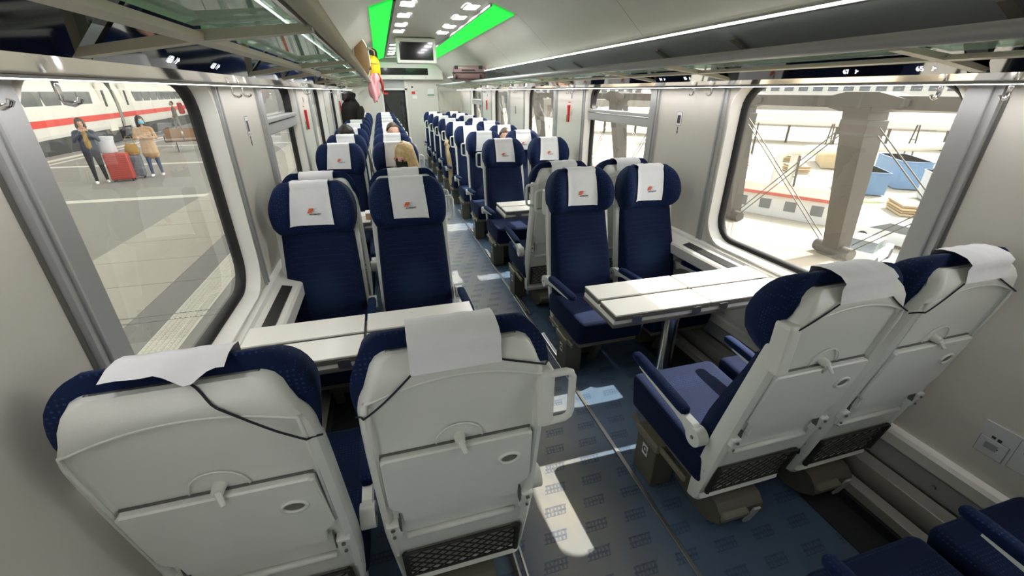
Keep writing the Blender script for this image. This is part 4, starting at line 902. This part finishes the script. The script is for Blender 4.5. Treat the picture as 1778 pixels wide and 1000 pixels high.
# travellers on the platform
def stander(px, py, label, top, top2, legs, hair, hlen, mask, pose, fwd, skin='skin', h=1.63, coat_len=.0, group=None):
    r = empty('person', (px, py, ZP), math.atan2(fwd[1], fwd[0]) - PI / 2, label, 'person')
    s = h / 1.7; c = []; V = lambda a, b, d: (a * s, b * s, d * s)
    st = pose.get('stride', .0)
    for sx in (-1, 1):
        fy = st * sx
        c += [(V(sx * .085, 0, .88), .095 * s, V(sx * .10, fy * .5 + .02, .48), .062 * s, 1), (V(sx * .10, fy * .5 + .02, .48), .058 * s, V(sx * .11, fy, .09), .037 * s, 1), (V(sx * .115, fy - .03, .05), .042 * s, V(sx * .125, fy + .13, .035), .034 * s, 3)]
        c += [(V(sx * .07, 0, 1.0), .11 * s, V(sx * .07, 0, .90), .115 * s, 0), (V(sx * .07, 0, 1.25), .105 * s, V(sx * .06, 0, 1.05), .10 * s, 0), (V(sx * .05, 0, 1.37), .055 * s, V(sx * .155, 0, 1.355), .055 * s, 0)]
        if coat_len: c += [(V(sx * .05, 0, 1.0), .125 * s, V(sx * .08, 0, .95 - coat_len), .125 * s, 0), (V(0, 0, 1.0), .13 * s, V(0, 0, .95 - coat_len), .145 * s, 0)]
        el, wr_, hd = pose['arms'][0 if sx < 0 else 1]
        c += [(V(sx * .18, 0, 1.34), .055 * s, V(*el), .045 * s, 0), (V(*el), .045 * s, V(*wr_), .032 * s, 0)]
        c += hand(V(*wr_), hd, (0, 1, -.3), 2, s, .5)
    c += [(V(0, 0, 1.38), .055 * s, V(0, .01, 1.47), .048 * s, 2), (V(0, .02, 1.3), .09 * s, V(0, .03, 1.0), .10 * s, 4)]
    H, P = head_caps(V(*pose.get('head', (0, .03, 1.575))), pose.get('look', (0, 1, -.05)), (0, 0, 1), 2, s); c += H
    blob('body', c, [top, legs, skin, 'shoe_white', top2], .013, r)
    face_parts(r, P, s, not mask)
    if mask:
        mb = MB(); mb.grid([[P(.072 * math.sin(a), .02 + (.078 + .02 * math.sin(PI * k / 5)) * math.cos(a), .002 - .092 * k / 5) for a in [-1.2 + 2.4 * q / 10 for q in range(11)]] for k in range(6)]); mb.build('face_mask', mask, r, True)
    if hlen: hair_long(r, P, hair, s, hlen)
    else: hair_short(r, P, hair, s)
    return r
toward = (.47, -.88)
stander(-7.40, 14.05, 'person in dark jacket and mustard jumper, hands at the face, on the platform', 'denim_dark', 'mustard', 'leggings', 'brownhair', .16, None,
        {'arms': [((-.24, .10, 1.14), (-.07, .17, 1.36), (.3, .1, 1)), ((.24, .10, 1.14), (.07, .17, 1.36), (-.3, .1, 1))], 'stride': .05}, toward)
stander(-6.46, 14.90, 'person in camel coat and blue face mask with folded arms on the platform', 'camel', 'camel', 'denim', 'darkhair', .20, 'mask_blue',
        {'arms': [((-.25, .06, 1.10), (.02, .20, 1.12), (1, .1, 0)), ((.25, .06, 1.10), (-.02, .18, 1.17), (-1, .1, 0))], 'stride': .06, 'look': (-.5, 1, .05)}, (.25, -.97), coat_len=.30)
stander(-11.6, 31.0, 'person with red backpack walking by the train far along the platform', 'olive_coat', 'olive_coat', 'grey_knit', 'darkhair', 0, 'mask_blue',
        {'arms': [((-.24, .02, 1.08), (-.20, .15, .90), (0, .6, -1)), ((.24, -.02, 1.08), (.22, .10, .86), (0, .5, -1))], 'stride': .16}, (-.9, -.4), h=1.72)
bp_ = empty('backpack', (-11.48, 31.06, ZP + 1.02), math.atan2(-.4, -.9) - PI / 2, 'red backpack worn by the walking person on the platform', 'backpack')
mb = MB(); mb.box((-.19, -.34, 0), (.19, -.10, .62), .07, seg=3); mb.build('body', 'redbag', bp_, 50); MB().box((-.13, -.38, .05), (.13, -.33, .30), .02).build('pocket', 'redbag', bp_)
hb = empty('handbag', (-6.80, 14.72, ZP + .62), .3, 'tan shoulder bag at the side of the person in the camel coat', 'handbag')
mb = MB(); mb.loft([[(.17 * q * math.cos(a), .06 * q * math.sin(a), .30 * z) for a in [2 * PI * k / 16 for k in range(16)]] for z, q in ((0, .6), (.08, .9), (.4, 1), (.8, .85), (1, .6))]); mb.build('body', 'tan_bag', hb, 60)
mb = MB(); mb.tube([(-.10, 0, .28), (-.05, .0, .5), (.05, .0, .5), (.10, 0, .28)], .008, 6); mb.build('strap', 'tan_bag', hb)
def trolley(x, y, rz, w, d, h, m, label, ribs):
    t = empty('trolley_case', (x, y, ZP), rz, label, 'suitcase')
    MB().box((-w / 2, -d / 2, .05), (w / 2, d / 2, h), .04, seg=3).build('shell', m, t, 50)
    for k in range(ribs):
        zz = .12 + (h - .2) * k / (ribs - 1); MB().box((-w / 2 + .03, -d / 2 - .008, zz), (w / 2 - .03, -d / 2 + .01, zz + .022), .005).build('rib', m, t)
    for sx in (-1, 1):
        for sy in (-1, 1): mb = MB(); mb.cone((sx * (w / 2 - .05) - .012, sy * (d / 2 - .05), .028), .028, (sx * (w / 2 - .05) + .012, sy * (d / 2 - .05), .028), .028, 12); mb.build('wheel', 'blackbag', t)
    mb = MB(); mb.tube([(-.09, d / 2 - .03, h - .01), (-.09, d / 2 - .03, h + .12), (.09, d / 2 - .03, h + .12), (.09, d / 2 - .03, h - .01)], .008, 6); mb.build('handle', 'chrome', t)
    return t
trolley(-7.02, 14.30, .25, .50, .32, .74, 'suit_red', 'large ribbed red trolley case between the two people on the platform', 11)
trolley(-6.86, 14.70, .25, .38, .26, .62, 'suit_grey', 'grey trolley case half hidden behind the red one', 8)
wb = empty('holdall', (-7.15, 14.30, ZP + .742), .25, 'pale grey soft holdall lying on the red trolley case', 'bag')
mb = MB(); mb.loft([[((.20 + .01 * math.sin(5 * a)) * q * math.cos(a), .13 * q * math.sin(a), .42 * z) for a in [2 * PI * k / 18 for k in range(18)]] for z, q in ((0, .85), (.06, 1), (.5, .9), (.8, .95), (.95, 1.05), (1, 1.0))]); mb.build('body', 'bag_white', wb, 60)
mb = MB(); mb.tube([(-.1, -.06, .40), (-.08, -.07, .52), (.08, -.07, .52), (.1, -.06, .40)], .010, 6); mb.build('handle', 'suit_grey', wb)
# bench
bn = empty('platform_bench', (-7.55, 21.2, ZP), math.radians(20), 'platform bench with wooden seats and metal armrests', 'bench')
for k in range(3):
    MB().box((-.9 + k * .62, -.22, .42), (-.34 + k * .62, .22, .46), .01).build('seat_board', 'wood', bn)
    mb = MB(); mb.box((-.9 + k * .62, .20, .50), (-.34 + k * .62, .24, .88), .01, Matrix.Rotation(math.radians(-12), 3, 'X')); mb.build('back_board', 'wood', bn)
for k in range(4):
    x = -.93 + k * .62; mb = MB(); mb.tube([(x, -.24, .44), (x, -.24, .62), (x, .16, .64), (x, .22, .5)], .016, 6); mb.build('armrest', 'ice_dark', bn)
for x in (-.6, .65): mb = MB(); mb.tube([(x, -.2, .02), (x, 0, .10), (x, 0, .42)], .02, 6); mb.tube([(x, .2, .02), (x, 0, .10)], .02, 6); mb.build('leg', 'ice_dark', bn)
MB().box((-.95, -.02, .38), (.98, .02, .42)).build('beam', 'ice_dark', bn)
# ------------------------------------------------------------------ outside right: viaduct edge, yard
mat('concrete', (.30, .25, .18), .85, noise=.1, scale=4); mat('col_paint', (.04, .037, .028), .6, noise=.1); mat('cable', (.10, .09, .08), .5, .4); mat('yard', (.40, .36, .26), .95, noise=.18, scale=.25); mat('grass', (.26, .28, .14), .95, noise=.3, scale=.6)
mat('cont_blue', (.13, .25, .42), .6); mat('cont_tan', (.50, .38, .20), .7); mat('cont_white', (.60, .60, .57), .6); mat('pipe', (.62, .60, .55), .5); mat('bld', (.60, .58, .52), .8, noise=.06, scale=.3); mat('bld_win', (.10, .11, .12), .3); mat('viad', (.25, .23, .20), .8, noise=.1, scale=.3)
mat('car_silver', (.62, .64, .65), .3, .3); mat('car_dark', (.03, .035, .045), .3); mat('tyre', (.012, .012, .012), .8); mat('roof_red', (.45, .08, .05), .7); mat('timber', (.30, .20, .10), .8); mat('leaf', (.09, .13, .03), .9, noise=.4, scale=1.5); mat('road', (.30, .29, .27), .9)
MB().box((2.3, -14, -1.25), (5.1, 60, -1.10)).build('ground_viaduct', 'concrete', None, None, 'structure')['label'] = 'concrete viaduct deck beside the right windows'
pa = MB().box((5.05, -14, -1.2), (5.95, 60, -.42), .02).build('parapet', 'concrete'); tag(pa, 'sunlit concrete parapet ledge outside the right windows', 'parapet')
ZL = -.42; CXX = 5.98; k = 0; cols = [4.15 + 2.03 * i for i in range(-3, 13)]
for i, y in enumerate(cols):
    c = empty('steel_column', (CXX, y, ZL), 0, '%s grey steel column along the parapet outside the right windows' % ORDN(i), 'column', 'steel columns on the viaduct parapet')
    mb = MB(); secs = []
    for z, w, dx in ((0, .11, 0), (.8, .13, -.12), (1.95, .165, -.30)): secs.append([(dx - w, -w, z), (dx + w, -w, z), (dx + w, w, z), (dx - w, w, z)])
    mb.loft(secs); mb.build('shaft', 'col_paint', c)
    mb = MB(); mb.box((-.44, -.175, 1.62), (-.09, .175, 1.80), .01); mb.build('collar', 'ice_dark', c)
    mb = MB(); mb.cone((-.05, -.26, .09), .085, (-.05, .26, .09), .085, 16); mb.build('base_hinge', 'col_paint', c, 50)
    MB().box((-.15, -.15, 0), (.15, .15, .03)).build('base_plate', 'col_paint', c)
    mb = MB(); mb.loft([[(-.45, yy, 2.0 - hh), (-.15, yy, 2.0 - hh), (-.15, yy, 2.0 + hh), (-.45, yy, 2.0 + hh)] for yy, hh in ((-.55, .03), (-.2, .11), (.2, .11), (.55, .03))]); mb.build('capital', 'col_paint', c)
    if i + 1 < len(cols):
        b = empty('cable_bracing', (CXX + .05, y, ZL), 0, 'crossed double cables in the %s bay between the steel columns' % ORDN(i), 'cables', 'cable bracing between the columns')
        for d in (0, .09):
            for (z0, z1) in ((.16 - d + .06, 1.72 - d), (1.72 - d, .16 - d + .06)): mb = MB(); mb.tube([(-.06 - .16 * z0, .22, z0), (-.06 - .16 * z1, 1.81, z1)], .008, 6); mb.build('cable', 'cable', b)
bm_ = MB().box((CXX - .42, -14, ZL + 1.93), (CXX - .18, 60, ZL + 2.07)).build('edge_beam', 'col_paint'); tag(bm_, 'long horizontal steel beam across the column tops', 'beam')
ZY = -7.5
g = MB().box((6.0, -80, ZY - .5), (260, 260, ZY)).build('ground_yard', 'yard', None, None, 'structure'); g['label'] = 'bright sandy construction yard below the viaduct'
for x0, x1, y0, y1 in ((33, 43, 27, 36), (44, 54, 18, 24)): MB().box((x0, y0, ZY), (x1, y1, ZY + .03)).build('grass_patch', 'grass', g, None)
MB().box((22, -60, ZY), (30, 21, ZY + .02)).build('road_patch', 'road', g)
# parked cars
def car(x, y, rz, m, label):
    r = empty('parked_car', (x, y, ZY), rz, label, 'car', 'cars parked below the viaduct')
    def body(sect): return [[(xx, w * .5 * sgn, z) for sgn in (1, -1) for z in ((zt, zb) if sgn > 0 else (zb, zt))] for xx, w, zb, zt in sect]
    mb = MB(); mb.loft(body([(-2.1, 1.5, .45, .70), (-1.95, 1.72, .28, .92), (-1.0, 1.78, .22, .98), (.6, 1.78, .22, .98), (1.5, 1.74, .24, .86), (2.0, 1.6, .32, .72), (2.1, 1.4, .42, .60)])); mb.build('body', m, r, 35)
    mb = MB(); mb.loft([[(xx, w * .5, .92), (xx, -w * .5, .92), (xx + sh, -w * .42, zt), (xx + sh, w * .42, zt)] for xx, w, zt, sh in ((-1.85, 1.5, .95, 0), (-1.25, 1.62, 1.42, 0), (.1, 1.62, 1.46, 0), (1.15, 1.5, .96, 0))]); mb.build('cabin_glass', 'ice_glass', r)
    MB().box((-1.3, -.66, 1.40), (.12, .66, 1.475), .03).build('roof', m, r)
    for sx in (-1.3, 1.3):
        for sy in (-.8, .8): mb = MB(); mb.cone((sx, sy - .1, .32), .32, (sx, sy + .1, .32), .32, 18); mb.build('wheel', 'tyre', r)
car(31.5, 18.6, math.radians(100), 'car_silver', 'silver car parked in front below the viaduct'); car(34.0, 15.2, math.radians(96), 'car_silver', 'second light car right of the silver one'); car(27.0, 17.0, math.radians(20), 'cont_white', 'white car half behind the steel column'); car(37.8, 10.8, math.radians(95), 'car_dark', 'dark car at the window edge')
def cont(x, y, rz, L_, w, h, m, label, z=ZY):
    r = empty('container', (x, y, z), rz, label, 'container')
    MB().box((-L_ / 2, -w / 2, .1), (L_ / 2, w / 2, h), .03).build('body', m, r)
    n = int(L_ / .6)
    for k in range(n): MB().box((-L_ / 2 + .2 + k * .6, -w / 2 - .04, .25), (-L_ / 2 + .5 + k * .6, -w / 2, h - .15)).build('rib', m, r)
    MB().box((-L_ / 2 - .05, -w / 2 - .05, h - .12), (L_ / 2 + .05, w / 2 + .05, h), .02).build('roof_rim', m, r)
cont(53, 33, .9, 7, 2.5, 2.8, 'cont_blue', 'blue container in the middle of the yard'); cont(46, 31.5, .9, 5, 2.4, 2.2, 'cont_blue', 'second blue skip left of the blue container'); cont(60, 63, .8, 3, 2.4, 3.2, 'cont_blue', 'small blue cabin far back in the yard'); cont(46, 58, .75, 9, 2.4, 2.4, 'cont_tan', 'tan container far left in the yard'); cont(58, 45, .8, 8, 2.5, 2.2, 'cont_tan', 'tan container behind the pipes'); cont(47, 25, .8, 6, 2.4, 2.6, 'cont_white', 'white cabin near the grass'); cont(68, 35.5, .8, 9, 2.5, 2.6, 'cont_white', 'white cabin at the right of the yard')
# long low shed with red roof edge
sh_ = empty('low_shed', (27.5, 33, ZY), math.radians(-62), 'long low white shed with a red roof edge', 'shed')
MB().box((-11, -1.5, 0), (11, 1.5, 1.7), .02).build('body', 'cont_white', sh_); MB().box((-11.2, -1.8, 1.7), (11.2, 1.8, 1.95), .02).build('roof', 'roof_red', sh_)
for k in range(12):
    MB().box((-10.4 + k * 1.8, -1.54, .6), (-9.6 + k * 1.8, -1.5, 1.35)).build('window', 'bld_win', sh_); MB().box((-10.4 + k * 1.8, 1.5, .6), (-9.6 + k * 1.8, 1.54, 1.35)).build('window', 'bld_win', sh_)
# raised site water pipes on trestles
def pipe(pts, r, label, legs=True):
    p = empty('site_pipe', (0, 0, 0), 0, label, 'pipe'); mb = MB(); mb.tube(pts, r, 12); mb.build('pipe', 'pipe', p, 50)
    if legs:
        for a, b in zip(pts[:-1], pts[1:]):
            a, b = Vector(a), Vector(b); n = max(1, int((b - a).length / 9))
            if abs(b.z - a.z) > 2: continue
            for k in range(n):
                q = a.lerp(b, (k + .5) / n); d = (b - a).normalized(); sd = Vector((-d.y, d.x, 0))
                mb = MB()
                for sg in (-1, 1): mb.tube([(q.x + sd.x * sg * .25, q.y + sd.y * sg * .25, q.z - r), (q.x + sd.x * sg * 1.0, q.y + sd.y * sg * 1.0, ZY)], .11, 6)
                mb.tube([tuple(q + sd * .6 + Vector((0, 0, -r - 2.0))), tuple(q - sd * .6 + Vector((0, 0, -r - 2.0)))], .07, 6)
                mb.build('trestle', 'col_paint', p)
pipe([(38, 33, ZY), (38, 33, ZY + 3.6), (38.6, 32.6, ZY + 4.2), (46, 28, ZY + 4.6), (70, 26, ZY + 5.0), (95, 26, ZY + 5.5)], .33, 'white raised pipe running right across the yard')
pipe([(36.6, 33.4, ZY), (36.6, 33.4, ZY + 3.4), (37.2, 33.0, ZY + 4.0), (42, 30, ZY + 4.2)], .33, 'shorter white pipe bend beside the raised pipe', False)
pipe([(46, 66, ZY + 5), (60, 54, ZY + 5), (80, 44, ZY + 5)], .28, 'far white pipe on tall trestles')
# stacks of timber and planks
for x, y, rz, lab in ((42, 47, .4, 'left of the far tan container'), (49, 42, 1.2, 'in front of the tan container behind the pipes'), (63, 40, .2, 'between the tan container and the right white cabin'), (41, 24, .9, 'on the grass by the white cabin'), (56, 50, .7, 'far back between two tan containers'), (37.5, 41, 2.1, 'behind the pipe bends')):
    st = empty('timber_stack', (x, y, ZY), rz, 'stack of sawn timber ' + lab, 'timber', 'timber stacks in the yard')
    for k in range(4): MB().box((-1.6, -.9, .05 + k * .22), (1.6, .9, .22 + k * .22), .02).build('layer', 'timber' if k % 2 else 'cont_tan', st)
# long pale canopy, dark viaduct, far buildings
cn = empty('white_canopy', (86, 62, ZY), math.radians(-50), 'long white canopy roof across the yard', 'canopy')
MB().box((-52, -4, 3.2), (52, 4, 5.6), .3).build('roof', 'cont_white', cn)
for k in range(14): MB().box((-50 + k * 7.6, -3.5, 0), (-49.6 + k * 7.6, -3.1, 3.2)).build('post', 'col_paint', cn)
vd = empty('far_viaduct', (125, 95, ZY), math.radians(-52), 'dark railway viaduct behind the yard', 'viaduct')
MB().box((-110, -3, 4.2), (110, 3, 6.4)).build('deck', 'viad', vd)
for k in range(23): MB().box((-108 + k * 9.6, -2.6, 0), (-106.4 + k * 9.6, 2.6, 4.2)).build('pier', 'viad', vd)
def building(x, y, rz, L_, w, h, fl_, nb, label, m='bld'):
    b = empty('office_building', (x, y, ZY), rz, label, 'building')
    MB().box((-L_ / 2, -w / 2, 0), (L_ / 2, w / 2, h)).build('wall', m, b); MB().box((-L_ / 2 - .3, -w / 2 - .3, h), (L_ / 2 + .3, w / 2 + .3, h + .5)).build('roof', 'viad', b)
    me = None
    for i in range(fl_):
        for k in range(nb):
            if me is None:
                q = MB().box((-.32 * L_ / nb, -.05, 0), (.32 * L_ / nb, .05, h / fl_ * .5)).build('window', 'bld_win', b); me = q.data
            else: q = link('window', me, b)
            q.location = (-L_ / 2 + (k + .5) * L_ / nb, -w / 2 - .04, (i + .3) * h / fl_)
building(150, 120, math.radians(-52), 90, 18, 24, 6, 22, 'long pale office block far behind the viaduct'); building(205, 75, math.radians(-52), 60, 18, 22, 6, 16, 'second pale office block to the right'); building(92, 196, math.radians(-52), 60, 18, 26, 7, 16, 'pale office block far left behind the viaduct')
def tree(x, y, h, label):
    t = empty('tree', (x, y, ZY), 0, label, 'tree'); mb = MB(); mb.tube([(0, 0, 0), (.1, 0, h * .35), (0, .1, h * .6)], [.22, .18, .1], 7); mb.build('trunk', 'timber', t)
    mb = MB(); rg = random.Random(int(x * 7 + y))
    for k in range(900):
        a, b_, r_ = rg.random() * 2 * PI, rg.random() * PI, (rg.random() ** .4) * h * .3; c = Vector((r_ * math.cos(a) * math.sin(b_), r_ * math.sin(a) * math.sin(b_), h * .62 + r_ * 1.2 * math.cos(b_))); d = Vector((rg.uniform(-1, 1), rg.uniform(-1, 1), rg.uniform(-1, 1))).normalized() * h * .05; e = d.orthogonal().normalized() * h * .03
        mb.quad([c - d, c + e, c + d, c - e])
    mb.build('foliage', 'leaf', t, None, 'stuff')
tree(112, 52, 9, 'leafy tree at the right edge of the far view'); tree(118, 60, 10, 'leafy tree left of the rightmost tree'); tree(52, 75, 7, 'small tree behind the tan container'); tree(34, 36, 4, 'low bush beside the red-roofed shed')
